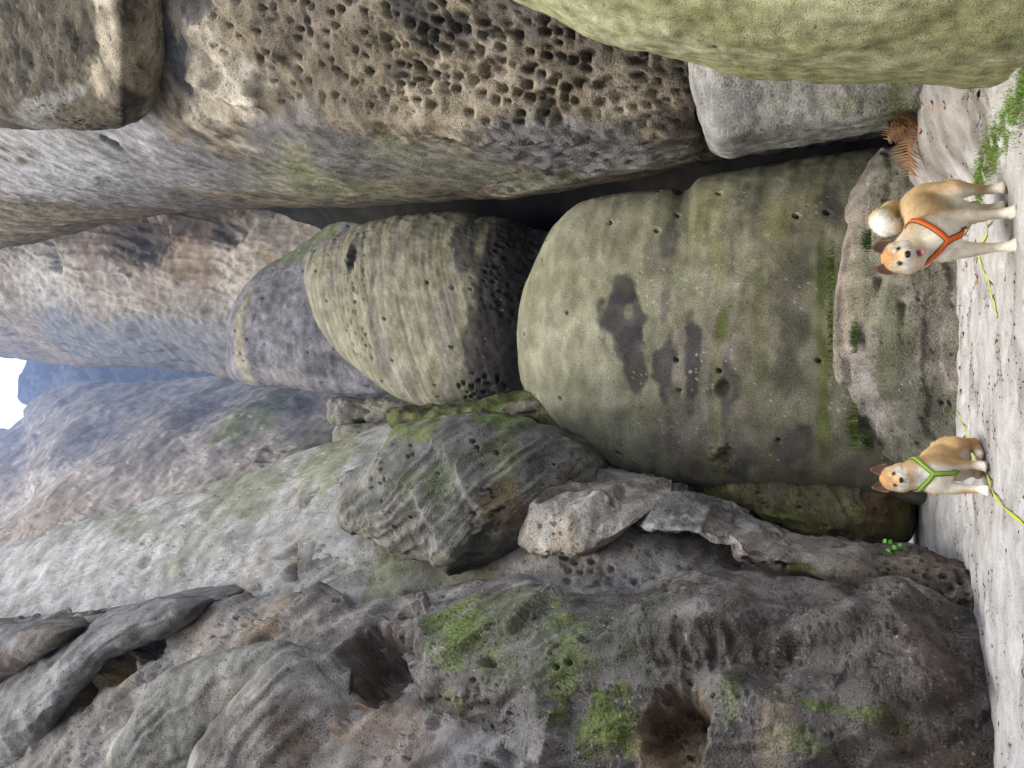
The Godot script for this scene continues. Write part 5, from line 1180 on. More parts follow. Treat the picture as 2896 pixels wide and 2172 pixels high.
	rock("boulder", [-1.35, 5.68, -6.4, -1.22, 5.68, -6.4, -1.24, 5.48, -6.15, -1.5, 5.44, -6.2, -0.96, 5.44, -6.2, -1.15, 5.13, -5.8, -1.58, 5.04, -6.1, -0.72, 5.04, -6.1, -1.04, 4.6, -5.5, -1.67, 4.73, -6.05, -0.43, 4.73, -6.05, -0.93, 4.27, -5.38, -1.72, 4.46, -6.05, -0.36, 4.46, -6.05, -0.91, 3.99, -5.32, -1.73, 4.2, -6.05, -0.33, 4.2, -6.05, -0.9, 3.75, -5.3, -1.73, 3.95, -6.05, -0.31, 3.95, -6.05, -0.89, 3.53, -5.3, -1.56, 3.56, -6.05, -0.31, 3.56, -6.05, -0.83, 3.21, -5.34, -1.38, 3.26, -6.1, -0.35, 3.26, -6.1, -0.77, 2.97, -5.45, -1.2, 2.98, -6.3, -0.52, 2.98, -6.3, -0.78, 2.75, -5.7, -1.02, 2.78, -6.5, -0.75, 2.78, -6.5, -0.82, 2.61, -6], {"nu": 216, "nv": 234, "mat": "coarse", "n": 2.5, "a1": 0.09, "f1": 0.8, "a2": 0.012, "f2": 1.6, "s1": 0.025, "fs": 4, "tilt": Vector3(0.8, 0.6, 0.2), "bands": 0.3, "share2": 0.27, "cf": 1.3, "cstretch": Vector3(1.6, 0.7, 1), "cols": [Color(0.17, 0.17, 0.155), Color(0.25, 0.245, 0.23), Color(0.11, 0.11, 0.1)], "flecks": [[18, 0.22, -0.05, Color(0.06, 0.06, 0.06)]], "holes": [[8, 0.2, 0.05, 0.1]], "pits": [[-0.72, 4.54, -5.64, 0.21, 0.22, 1.5, 0.04, 16, 0.36, Vector3(1, 0.4, 1)], [-1.02, 3.32, -5.39, 0.19, 0.2, 1.5, 0.05, 14, 0.36, Vector3(1, 1, 1)]], "cracks": [PackedFloat32Array([0.03, 0.16, -1.74, 4.43, -6.05, -1.49, 4.27, -5.76, -1.31, 4.09, -5.55]), PackedFloat32Array([0.035, 0.06, -0.62, 4.7, -5.86, -1.03, 3.51, -5.34, -1.12, 3.23, -5.55]), PackedFloat32Array([0.03, 0.05, -0.39, 4.12, -5.92, -0.73, 3.6, -5.36, -1.03, 3.13, -5.52])], "edges": [PackedFloat32Array([0.08, 0.25, -1.73, 3.95, -6.05, -1.31, 3.53, -5.63, -1.03, 3.16, -5.49]), PackedFloat32Array([0.06, 0.2, -0.67, 4.77, -5.88, -0.9, 3.99, -5.32, -1.23, 3.8, -5.46, -1.64, 3.96, -5.93]), PackedFloat32Array([0.07, 0.25, -0.38, 4.07, -5.91, -0.66, 3.59, -5.42, -0.91, 3.49, -5.31, -1.11, 3.28, -5.49])], "paint": [[-0.56, 3.67, -5.56, 0.36, 0.67, 0.9, 0.12, 0.12, 0.115, 0.7, 0.7, 0.5], [-0.77, 4.19, -5.42, 0.2, 0.21, 0.9, 0.1, 0.105, 0.09, 0.6, 0.7, 0.5], [-0.39, 4.4, -5.96, 0.13, 0.56, 0.9, 0.14, 0.17, 0.045, 0.75, 0.7, 0.5], [-0.6, 5.04, -6.1, 0.19, 0.2, 0.9, 0.2, 0.22, 0.1, 0.6, 0.7, 0.5], [-0.81, 3.76, -5.32, 0.19, 0.24, 0.9, 0.19, 0.23, 0.14, 0.55, 0.9, 0.5], [-0.57, 3.22, -5.53, 0.23, 0.16, 0.9, 0.19, 0.21, 0.11, 0.5, 0.8, 0.6], [-1.5, 4.95, -5.98, 0.23, 0.29, 0.9, 0.3, 0.3, 0.25, 0.6, 0.6, 0.5], [-1.42, 3.7, -5.69, 0.11, 0.13, 0.9, 0.45, 0.4, 0.34, 0.6, 0.6, 0.5], [-1.02, 3.21, -5.44, 0.19, 0.16, 0.9, 0.22, 0.16, 0.09, 0.6, 0.7, 0.5], [-1.49, 3.46, -6.03, 0.08, 0.18, 0.9, 0.36, 0.32, 0.25, 0.6, 0.6, 0.5], [-0.31, 3.39, -6.08, 0.06, 0.26, 0.9, 0.16, 0.24, 0.05, 0.7, 0.6, 0.5]]}, "dark seal shaped boulder streaked with moss, left of the boulder stack", "boulder")
	rock("boulder", [-1.37, 3.4, -6, -1.29, 3.4, -6, -1.3, 3.32, -5.85, -1.4, 3.25, -5.85, -1.11, 3.37, -6.1, -1.2, 3.11, -5.55, -1.42, 3, -5.75, -0.95, 3.27, -6.4, -1.1, 2.85, -5.42, -1.36, 2.67, -5.72, -0.82, 3.04, -6.7, -1.03, 2.56, -5.42, -1.28, 2.44, -5.75, -0.84, 2.79, -6.8, -0.97, 2.36, -5.5, -1.16, 2.24, -5.85, -0.89, 2.55, -6.9, -0.92, 2.17, -5.62, -1.03, 2.09, -6, -0.91, 2.32, -6.9, -0.88, 2.05, -5.85, -0.95, 2.02, -6.2, -0.93, 2.19, -6.9, -0.87, 2, -6.1], {"nu": 153, "nv": 234, "mat": "coarse", "n": 3.0, "a1": 0.07, "f1": 0.9, "a2": 0.012, "f2": 2.0, "s1": 0.015, "fs": 4, "tilt": Vector3(0.8, 0.6, 0.1), "bands": 0.2, "share2": 0.2, "cf": 1.6, "cols": [Color(0.39, 0.365, 0.33), Color(0.46, 0.43, 0.39), Color(0.28, 0.255, 0.23)], "flecks": [[17, 0.2, 0, Color(0.14, 0.12, 0.1)]], "holes": [[8, 0.22, 0.05, -0.05]], "cracks": [PackedFloat32Array([0.03, 0.08, -1.01, 2.89, -5.54, -0.9, 2.62, -5.68, -0.86, 2.46, -6.05]), PackedFloat32Array([0.03, 0.06, -0.89, 2.71, -5.81, -0.97, 2.3, -5.54, -1.14, 2.09, -6])], "edges": [PackedFloat32Array([0.1, 0.2, -0.87, 2.29, -6.16, -0.94, 2.44, -5.51, -1.13, 2.72, -5.44]), PackedFloat32Array([0.09, 0.2, -0.84, 2.82, -6.76, -0.9, 2.82, -5.88, -1.02, 3.11, -5.86])], "paint": [[-0.9, 2.94, -6.1, 0.16, 0.3, 0.9, 0.17, 0.15, 0.14, 0.7, 0.7, 0.5], [-0.86, 2.54, -6.3, 0.16, 0.39, 0.9, 0.2, 0.18, 0.17, 0.6, 0.7, 0.5], [-1.21, 2.6, -5.53, 0.09, 0.15, 0.9, 0.33, 0.26, 0.19, 0.5, 0.6, 0.5]]}, "pale buff wedge of rock below the seal shaped boulder", "boulder")
	rock("rock_slab", [-1.12, 2.25, -5.9, -1.05, 2.34, -6.2, -1.04, 2.21, -5.75, -1.12, 2.13, -5.75, -0.97, 2.36, -6.6, -0.99, 2.07, -5.52, -1.1, 1.9, -5.7, -0.93, 2.17, -6.8, -0.95, 1.86, -5.5, -1.12, 1.69, -5.7, -0.95, 1.91, -6.8, -0.95, 1.65, -5.5, -1.18, 1.57, -5.68, -1.01, 1.77, -6.8, -0.99, 1.53, -5.48, -1.18, 1.45, -5.68, -1.09, 1.63, -6.8, -1.02, 1.42, -5.5, -1.25, 1.37, -5.62, -1.13, 1.52, -6.7, -1.07, 1.34, -5.46, -1.27, 1.18, -5.62, -1.21, 1.29, -6.6, -1.12, 1.16, -5.48, -1.29, 0.99, -5.66, -1.26, 1.06, -6.5, -1.18, 0.98, -5.55, -1.32, 0.85, -5.8, -1.3, 0.88, -6.4, -1.25, 0.84, -5.75], {"nu": 99, "nv": 171, "mat": "coarse", "n": 3.4, "a1": 0.05, "f1": 1.2, "a2": 0.012, "f2": 2.4, "s1": 0.02, "fs": 5, "tilt": Vector3(0.6, 0.75, 0.1), "bands": 0.2, "terr": [0.22, 0.1, 0.8], "share2": 0.25, "cf": 1.6, "cols": [Color(0.33, 0.32, 0.325), Color(0.4, 0.385, 0.38), Color(0.24, 0.225, 0.22)], "flecks": [[18, 0.2, 0.05, Color(0.12, 0.11, 0.11)]], "paint": [[-1.18, 1.2, -5.52, 0.13, 0.21, 0.9, 0.36, 0.31, 0.285, 0.7, 0.6, 0.5], [-0.98, 1.49, -5.53, 0.14, 0.18, 0.9, 0.2, 0.185, 0.175, 0.6, 0.7, 0.5], [-1.09, 1.35, -5.47, 0.05, 0.04, 0.9, 0.46, 0.42, 0.39, 0.6, 0.5, 0.5], [-0.9, 1.82, -5.81, 0.11, 0.23, 0.9, 0.17, 0.155, 0.145, 0.6, 0.7, 0.5]]}, "pale lavender grey slab with broken edges below the buff wedge", "rock slab")
	rock("boulder", [-1.03, 2.08, -7.2, -0.94, 2.08, -7.2, -0.96, 2.04, -7, -1.15, 1.86, -7.2, -0.84, 1.86, -7.2, -0.94, 1.79, -6.8, -1.22, 1.61, -7.2, -0.78, 1.61, -7.2, -0.93, 1.52, -6.65, -1.37, 1.19, -7.1, -0.75, 1.19, -7.1, -0.97, 1.13, -6.5, -1.5, 0.8, -7.1, -0.73, 0.8, -7.1, -1.01, 0.78, -6.45, -1.52, 0.51, -7.1, -0.76, 0.51, -7.1, -1.04, 0.51, -6.5, -1.42, 0.31, -7.1, -0.79, 0.31, -7.1, -1.04, 0.33, -6.7, -1.21, 0.19, -7.1, -0.86, 0.19, -7.1, -1.01, 0.2, -6.9], {"nu": 135, "nv": 198, "mat": "stone", "a1": 0.06, "f1": 1.2, "a2": 0.02, "f2": 3, "s1": 0.02, "fs": 4.5, "tilt": Vector3(-0.4, 1, 0), "bands": 0.2, "share2": 0.25, "cf": 1.6, "cols": [Color(0.27, 0.275, 0.1), Color(0.21, 0.215, 0.1), Color(0.19, 0.17, 0.1)], "flecks": [[14, 0.15, 0.3, Color(0.42, 0.52, 0.42)]], "holes": [[10, 0.2, 0.03, 0]], "paint": [[-0.94, 1.36, -6.59, 0.12, 0.25, 0.9, 0.16, 0.12, 0.09, 0.7, 0.6, 0.5], [-0.82, 0.93, -6.74, 0.16, 0.49, 0.9, 0.12, 0.1, 0.08, 0.7, 0.6, 0.5], [-1.28, 0.51, -6.7, 0.19, 0.12, 0.9, 0.27, 0.2, 0.11, 0.7, 0.6, 0.5], [-0.99, 0.45, -6.58, 0.22, 0.12, 0.9, 0.2, 0.13, 0.08, 0.8, 0.6, 0.5], [-1.38, 0.8, -6.87, 0.09, 0.25, 0.9, 0.24, 0.22, 0.12, 0.5, 0.6, 0.5]]}, "yellow green ribbed cone of rock over the dark hollow at sand level", "boulder")
	rock("boulder", [-1.4, 1.29, -6, -1.25, 1.29, -6, -1.25, 1.25, -5.65, -1.47, 1.19, -6, -1.21, 1.19, -6, -1.2, 1.12, -5.4, -1.5, 1.01, -5.9, -1.17, 1.01, -5.9, -1.2, 0.96, -5.3, -1.56, 0.76, -5.8, -1.16, 0.76, -5.8, -1.23, 0.73, -5.22, -1.56, 0.57, -5.7, -1.16, 0.57, -5.7, -1.24, 0.57, -5.18, -1.5, 0.47, -5.7, -1.21, 0.47, -5.7, -1.25, 0.48, -5.25, -1.38, 0.4, -5.7, -1.24, 0.4, -5.7, -1.24, 0.41, -5.4], {"nu": 108, "nv": 153, "mat": "stone", "a1": 0.06, "f1": 1.6, "a2": 0.02, "f2": 3, "share2": 0.2, "cf": 2, "cols": [Color(0.33, 0.29, 0.27), Color(0.27, 0.25, 0.22), Color(0.22, 0.19, 0.16)], "cracks": [PackedFloat32Array([0.02, 0.08, -1.16, 0.98, -5.5, -1.23, 1.03, -5.36, -1.47, 1.02, -5.84])], "paint": [[-1.24, 0.94, -5.31, 0.06, 0.1, 0.9, 0.2, 0.24, 0.08, 0.7, 0.6, 0.5], [-1.36, 0.63, -5.34, 0.08, 0.13, 0.9, 0.36, 0.3, 0.28, 0.6, 0.6, 0.5]]}, "pinkish grey block with a green moss patch, low on the wall", "boulder")
	rock("ledge", [-1.4, 1.01, -6.3, -1.27, 1.01, -6.3, -1.25, 0.98, -5.9, -1.43, 0.87, -6.2, -1.24, 0.87, -6.2, -1.21, 0.84, -5.6, -1.5, 0.61, -6, -1.19, 0.61, -6, -1.2, 0.6, -5.35, -1.55, 0.31, -5.8, -1.15, 0.31, -5.8, -1.2, 0.34, -5.15, -1.55, 0.05, -5.6, -1.18, 0.05, -5.6, -1.22, 0.11, -5, -1.52, -0.13, -5.4, -1.2, -0.13, -5.4, -1.23, -0.07, -4.9], {"nu": 108, "nv": 198, "mat": "coarse", "a1": 0.07, "f1": 1.4, "a2": 0.01, "f2": 3, "s1": 0.03, "fs": 5, "tilt": Vector3(0.9, 0.45, 0.1), "bands": 0.25, "share2": 0.25, "cf": 2, "cols": [Color(0.17, 0.14, 0.12), Color(0.26, 0.235, 0.205), Color(0.12, 0.1, 0.08)], "pits": [[-1.19, 0.41, -5.21, 0.23, 0.43, 1.5, 0.04, 14, 0.42, Vector3(1, 1, 1)]], "paint": [[-1.33, 0.31, -5.3, 0.04, 0.37, 0.9, 0.26, 0.27, 0.19, 0.8, 0.5, 0.5], [-1.4, 0.06, -5.26, 0.07, 0.12, 0.9, 0.27, 0.26, 0.22, 0.7, 0.5, 0.5], [-1.55, 0.29, -5.78, 0.1, 0.13, 0.9, 0.15, 0.195, 0.055, 0.6, 0.7, 0.5]]}, "long sloping brown ledge running down to the sand", "rock ledge")
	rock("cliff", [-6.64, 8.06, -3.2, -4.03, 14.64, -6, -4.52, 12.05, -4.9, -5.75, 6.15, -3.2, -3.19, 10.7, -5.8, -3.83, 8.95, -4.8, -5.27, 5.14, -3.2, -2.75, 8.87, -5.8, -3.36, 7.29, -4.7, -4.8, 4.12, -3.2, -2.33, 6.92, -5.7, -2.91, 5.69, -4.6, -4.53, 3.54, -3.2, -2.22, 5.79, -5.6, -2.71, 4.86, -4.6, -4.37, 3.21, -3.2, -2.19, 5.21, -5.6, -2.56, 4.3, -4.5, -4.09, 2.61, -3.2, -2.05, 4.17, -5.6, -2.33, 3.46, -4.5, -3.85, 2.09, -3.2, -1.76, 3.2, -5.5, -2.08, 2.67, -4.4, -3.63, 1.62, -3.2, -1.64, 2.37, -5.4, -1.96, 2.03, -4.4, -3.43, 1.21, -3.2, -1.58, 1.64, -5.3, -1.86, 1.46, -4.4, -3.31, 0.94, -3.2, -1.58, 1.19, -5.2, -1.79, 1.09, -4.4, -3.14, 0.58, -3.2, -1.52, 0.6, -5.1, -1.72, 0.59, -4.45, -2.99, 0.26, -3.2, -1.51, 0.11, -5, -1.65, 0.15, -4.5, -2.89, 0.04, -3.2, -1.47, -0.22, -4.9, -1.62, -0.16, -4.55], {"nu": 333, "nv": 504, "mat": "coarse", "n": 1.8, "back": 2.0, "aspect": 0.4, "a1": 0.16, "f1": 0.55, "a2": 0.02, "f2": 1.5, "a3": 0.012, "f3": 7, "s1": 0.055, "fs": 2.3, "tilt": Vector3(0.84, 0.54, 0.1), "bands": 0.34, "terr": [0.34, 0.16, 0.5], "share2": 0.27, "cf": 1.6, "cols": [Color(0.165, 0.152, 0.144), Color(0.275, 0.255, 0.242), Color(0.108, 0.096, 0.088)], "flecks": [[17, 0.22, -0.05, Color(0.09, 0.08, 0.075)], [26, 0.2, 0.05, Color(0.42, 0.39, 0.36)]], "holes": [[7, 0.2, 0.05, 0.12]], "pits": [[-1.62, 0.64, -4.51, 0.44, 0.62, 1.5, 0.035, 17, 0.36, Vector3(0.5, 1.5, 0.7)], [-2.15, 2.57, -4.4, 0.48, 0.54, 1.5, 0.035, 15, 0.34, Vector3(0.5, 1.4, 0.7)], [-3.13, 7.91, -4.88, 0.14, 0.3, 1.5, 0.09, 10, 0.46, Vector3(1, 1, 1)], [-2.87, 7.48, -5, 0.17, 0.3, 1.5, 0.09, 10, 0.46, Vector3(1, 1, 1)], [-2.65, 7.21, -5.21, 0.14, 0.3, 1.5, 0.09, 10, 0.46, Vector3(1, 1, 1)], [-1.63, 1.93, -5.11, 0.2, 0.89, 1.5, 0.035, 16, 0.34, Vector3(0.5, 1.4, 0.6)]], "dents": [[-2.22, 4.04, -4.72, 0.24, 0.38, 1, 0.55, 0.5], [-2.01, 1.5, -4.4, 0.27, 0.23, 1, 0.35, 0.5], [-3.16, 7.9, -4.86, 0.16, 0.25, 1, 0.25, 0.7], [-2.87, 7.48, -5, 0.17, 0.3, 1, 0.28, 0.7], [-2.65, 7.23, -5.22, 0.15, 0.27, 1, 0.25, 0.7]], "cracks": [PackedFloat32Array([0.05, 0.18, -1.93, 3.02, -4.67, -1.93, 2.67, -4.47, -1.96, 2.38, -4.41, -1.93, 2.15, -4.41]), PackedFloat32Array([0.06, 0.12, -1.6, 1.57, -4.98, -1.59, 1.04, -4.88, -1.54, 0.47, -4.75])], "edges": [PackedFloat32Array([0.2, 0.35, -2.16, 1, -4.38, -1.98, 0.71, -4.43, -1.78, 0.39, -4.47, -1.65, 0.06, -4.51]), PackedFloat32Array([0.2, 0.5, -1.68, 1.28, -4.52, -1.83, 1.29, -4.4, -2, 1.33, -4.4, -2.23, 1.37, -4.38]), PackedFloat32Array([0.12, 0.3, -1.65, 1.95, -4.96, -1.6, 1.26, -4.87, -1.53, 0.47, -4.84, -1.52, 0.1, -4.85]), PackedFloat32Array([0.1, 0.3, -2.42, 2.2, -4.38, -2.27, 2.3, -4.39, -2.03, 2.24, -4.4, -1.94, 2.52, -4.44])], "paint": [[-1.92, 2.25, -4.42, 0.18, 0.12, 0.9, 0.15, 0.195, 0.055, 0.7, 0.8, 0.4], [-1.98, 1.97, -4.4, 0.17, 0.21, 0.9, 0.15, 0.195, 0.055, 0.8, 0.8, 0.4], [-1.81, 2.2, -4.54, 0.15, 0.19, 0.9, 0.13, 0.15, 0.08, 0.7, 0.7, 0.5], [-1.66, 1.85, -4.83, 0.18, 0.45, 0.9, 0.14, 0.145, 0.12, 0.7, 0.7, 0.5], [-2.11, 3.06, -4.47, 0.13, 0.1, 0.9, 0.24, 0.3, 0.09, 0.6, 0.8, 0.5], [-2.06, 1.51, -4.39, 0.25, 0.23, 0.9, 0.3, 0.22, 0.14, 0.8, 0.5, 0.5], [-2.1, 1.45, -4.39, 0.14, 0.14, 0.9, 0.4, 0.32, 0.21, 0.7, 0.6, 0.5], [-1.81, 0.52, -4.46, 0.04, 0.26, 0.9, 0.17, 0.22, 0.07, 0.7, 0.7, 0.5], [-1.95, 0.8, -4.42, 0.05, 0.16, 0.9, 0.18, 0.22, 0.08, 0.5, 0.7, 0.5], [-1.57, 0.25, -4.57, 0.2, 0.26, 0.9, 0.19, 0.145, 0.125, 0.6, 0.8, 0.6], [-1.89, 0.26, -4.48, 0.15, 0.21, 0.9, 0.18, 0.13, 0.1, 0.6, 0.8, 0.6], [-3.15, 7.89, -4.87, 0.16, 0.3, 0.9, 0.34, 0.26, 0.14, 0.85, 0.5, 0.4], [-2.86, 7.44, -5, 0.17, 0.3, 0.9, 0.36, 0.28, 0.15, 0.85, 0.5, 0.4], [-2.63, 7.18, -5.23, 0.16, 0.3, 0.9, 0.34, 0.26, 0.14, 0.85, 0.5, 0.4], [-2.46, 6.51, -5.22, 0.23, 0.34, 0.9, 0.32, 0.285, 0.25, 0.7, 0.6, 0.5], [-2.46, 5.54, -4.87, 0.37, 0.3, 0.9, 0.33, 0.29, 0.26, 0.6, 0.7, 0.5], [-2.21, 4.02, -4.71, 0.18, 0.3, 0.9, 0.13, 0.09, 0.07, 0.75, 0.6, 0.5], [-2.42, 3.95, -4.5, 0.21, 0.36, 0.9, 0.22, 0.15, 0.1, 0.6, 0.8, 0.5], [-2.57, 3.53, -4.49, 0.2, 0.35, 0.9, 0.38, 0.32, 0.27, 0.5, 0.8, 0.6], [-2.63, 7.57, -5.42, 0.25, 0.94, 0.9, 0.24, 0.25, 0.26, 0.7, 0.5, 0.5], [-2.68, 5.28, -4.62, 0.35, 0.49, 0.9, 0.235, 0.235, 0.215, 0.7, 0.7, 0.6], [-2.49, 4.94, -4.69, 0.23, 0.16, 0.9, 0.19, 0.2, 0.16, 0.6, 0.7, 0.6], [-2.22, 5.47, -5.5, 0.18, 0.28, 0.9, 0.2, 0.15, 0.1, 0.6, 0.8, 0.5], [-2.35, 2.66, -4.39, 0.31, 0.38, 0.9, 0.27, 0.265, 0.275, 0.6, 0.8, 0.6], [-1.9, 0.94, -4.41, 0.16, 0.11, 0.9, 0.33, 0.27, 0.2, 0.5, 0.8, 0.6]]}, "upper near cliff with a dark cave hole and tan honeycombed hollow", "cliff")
	rock("rock_fin", [-4.65, 13.07, -5.6, -3.53, 13.07, -5.6, -3.61, 11.61, -4.95, -4.06, 10.95, -5.6, -3.16, 10.95, -5.6, -3.16, 9.65, -4.9, -3.79, 10.35, -5.6, -3.04, 10.35, -5.6, -2.96, 9.04, -4.85, -3.45, 9.63, -5.55, -2.88, 9.63, -5.55, -2.77, 8.49, -4.85, -3.1, 9.08, -5.5, -2.78, 9.08, -5.5, -2.62, 8.15, -4.9, -2.87, 8.72, -5.5, -2.75, 8.72, -5.5, -2.6, 8.13, -5.1, -2.78, 8.57, -5.5, -2.75, 8.57, -5.5, -2.67, 8.28, -5.3], {"nu": 99, "nv": 117, "mat": "coarse", "n": 2.0, "a1": 0.05, "f1": 1.5, "a2": 0.02, "f2": 3, "share2": 0.25, "cf": 2, "cols": [Color(0.13, 0.11, 0.095), Color(0.19, 0.17, 0.15), Color(0.1, 0.08, 0.065)], "paint": [[-2.81, 9.21, -5.25, 0.08, 0.67, 0.9, 0.22, 0.22, 0.22, 0.7, 0.5, 0.5]]}, "dark brown rounded fin of rock above the blue grey ridge", "rock")
	rock("rock_ridge", [-5.96, 11.61, -4.95, -4.97, 13.07, -5.6, -4.65, 11.26, -4.79, -4.9, 9.92, -4.95, -4.16, 11.15, -5.6, -3.9, 9.47, -4.71, -4.42, 9.21, -4.95, -3.7, 10.35, -5.6, -3.49, 8.72, -4.67, -3.88, 8.49, -5, -3.25, 9.45, -5.6, -3.09, 8.03, -4.71, -3.49, 8.2, -5.05, -2.99, 9.03, -5.6, -2.81, 7.77, -4.77, -2.98, 7.72, -5.15, -2.67, 8.49, -5.7, -2.49, 7.39, -4.91, -2.71, 7.23, -5.25, -2.43, 7.8, -5.7, -2.32, 7, -5.07, -2.52, 6.92, -5.35, -2.32, 7.33, -5.7, -2.22, 6.7, -5.17, -2.32, 6.69, -5.45, -2.27, 6.98, -5.7, -2.19, 6.57, -5.34, -2.25, 6.66, -5.55, -2.29, 6.83, -5.7, -2.25, 6.7, -5.59], {"nu": 108, "nv": 198, "mat": "coarse", "n": 1.7, "a1": 0.07, "f1": 0.9, "a2": 0.012, "f2": 2.2, "s1": 0.03, "fs": 4, "tilt": Vector3(0.84, 0.54, 0.2), "bands": 0.3, "share2": 0.25, "cf": 1.6, "cols": [Color(0.19, 0.19, 0.19), Color(0.27, 0.265, 0.26), Color(0.13, 0.128, 0.128)], "flecks": [[18, 0.2, 0.1, Color(0.1, 0.1, 0.11)]], "paint": [[-2.2, 6.58, -5.34, 0.1, 0.13, 0.9, 0.12, 0.11, 0.11, 0.8, 0.4, 0.4]]}, "blue grey ridge above the tan honeycombed hollow", "rock")
	rock("rock_plate", [-5.77, 7.4, -4.9, -3.65, 7.4, -4.9, -4.42, 6.98, -4.6, -5.73, 7.27, -4.9, -3.58, 7.27, -4.9, -4.08, 6.45, -4.3, -5.66, 7.08, -4.9, -3.38, 7.08, -4.9, -3.97, 6.28, -4.3, -5.6, 6.89, -4.9, -3.08, 6.89, -4.9, -3.83, 6.14, -4.32, -5.57, 6.7, -4.95, -2.91, 6.7, -4.95, -3.73, 5.95, -4.35, -5.46, 6.26, -5, -2.68, 6.26, -5, -3.54, 5.51, -4.35, -5.26, 5.67, -5, -2.48, 5.67, -5, -3.41, 5.05, -4.4, -5.07, 5.12, -5, -2.35, 5.12, -5, -3.31, 4.62, -4.45, -4.84, 4.42, -5, -2.44, 4.42, -5, -3.27, 4.03, -4.5], {"nu": 153, "nv": 135, "mat": "coarse", "n": 4.0, "aspect": 0.25, "a1": 0.07, "f1": 0.8, "a2": 0.012, "f2": 2, "s1": 0.03, "fs": 3, "tilt": Vector3(0.72, 0.7, 0.1), "bands": 0.3, "share2": 0.27, "cf": 1.6, "cols": [Color(0.2, 0.2, 0.18), Color(0.27, 0.265, 0.245), Color(0.14, 0.135, 0.12)], "flecks": [[17, 0.22, 0, Color(0.09, 0.085, 0.08)]], "paint": [[-3.36, 6.8, -4.73, 0.39, 0.06, 0.9, 0.45, 0.42, 0.38, 0.8, 0.4, 0.4], [-3.52, 6.04, -4.37, 0.32, 0.25, 0.9, 0.42, 0.38, 0.34, 0.6, 0.6, 0.5], [-2.66, 5.17, -4.72, 0.31, 0.29, 0.9, 0.33, 0.29, 0.26, 0.6, 0.7, 0.5]]}, "olive grey plate with a pale sharp rim below the tan honeycombed hollow", "rock")
	rock("rock_plate", [-5.57, 6.12, -4.75, -3.64, 6.12, -4.75, -4.31, 5.77, -4.45, -5.54, 6.03, -4.75, -3.44, 6.03, -4.75, -3.92, 5.34, -4.15, -5.44, 5.75, -4.75, -3.08, 5.75, -4.75, -3.68, 5.04, -4.1, -5.37, 5.34, -4.85, -2.67, 5.34, -4.85, -3.41, 4.62, -4.12, -5.32, 5.11, -4.9, -2.44, 5.11, -4.9, -3.33, 4.46, -4.2, -5.22, 4.83, -4.9, -2.41, 4.83, -4.9, -3.35, 4.3, -4.3, -5.04, 4.34, -4.9, -2.58, 4.34, -4.9, -3.42, 3.96, -4.4, -4.82, 3.72, -4.9, -2.79, 3.72, -4.9, -3.49, 3.46, -4.5], {"nu": 153, "nv": 135, "mat": "coarse", "n": 4.0, "aspect": 0.25, "a1": 0.07, "f1": 0.8, "a2": 0.012, "f2": 2, "s1": 0.03, "fs": 3, "tilt": Vector3(0.72, 0.7, 0.1), "bands": 0.3, "share2": 0.25, "cf": 1.6, "cols": [Color(0.25, 0.24, 0.225), Color(0.36, 0.335, 0.31), Color(0.17, 0.155, 0.14)], "flecks": [[17, 0.22, 0, Color(0.1, 0.09, 0.085)]], "paint": [[-3.04, 5.49, -4.62, 0.12, 0.25, 0.9, 0.46, 0.44, 0.4, 0.7, 0.5, 0.5], [-2.53, 5.12, -4.83, 0.12, 0.11, 0.9, 0.44, 0.42, 0.38, 0.7, 0.5, 0.5], [-2.49, 4.67, -4.83, 0.19, 0.24, 0.9, 0.17, 0.16, 0.155, 0.7, 0.6, 0.5], [-2.75, 4.56, -4.48, 0.25, 0.23, 0.9, 0.42, 0.38, 0.34, 0.6, 0.7, 0.6], [-2.64, 4.4, -4.73, 0.15, 0.16, 0.9, 0.24, 0.15, 0.09, 0.5, 0.7, 0.5]]}, "grey plate with a long pale knife edge left of the cave hole", "rock")
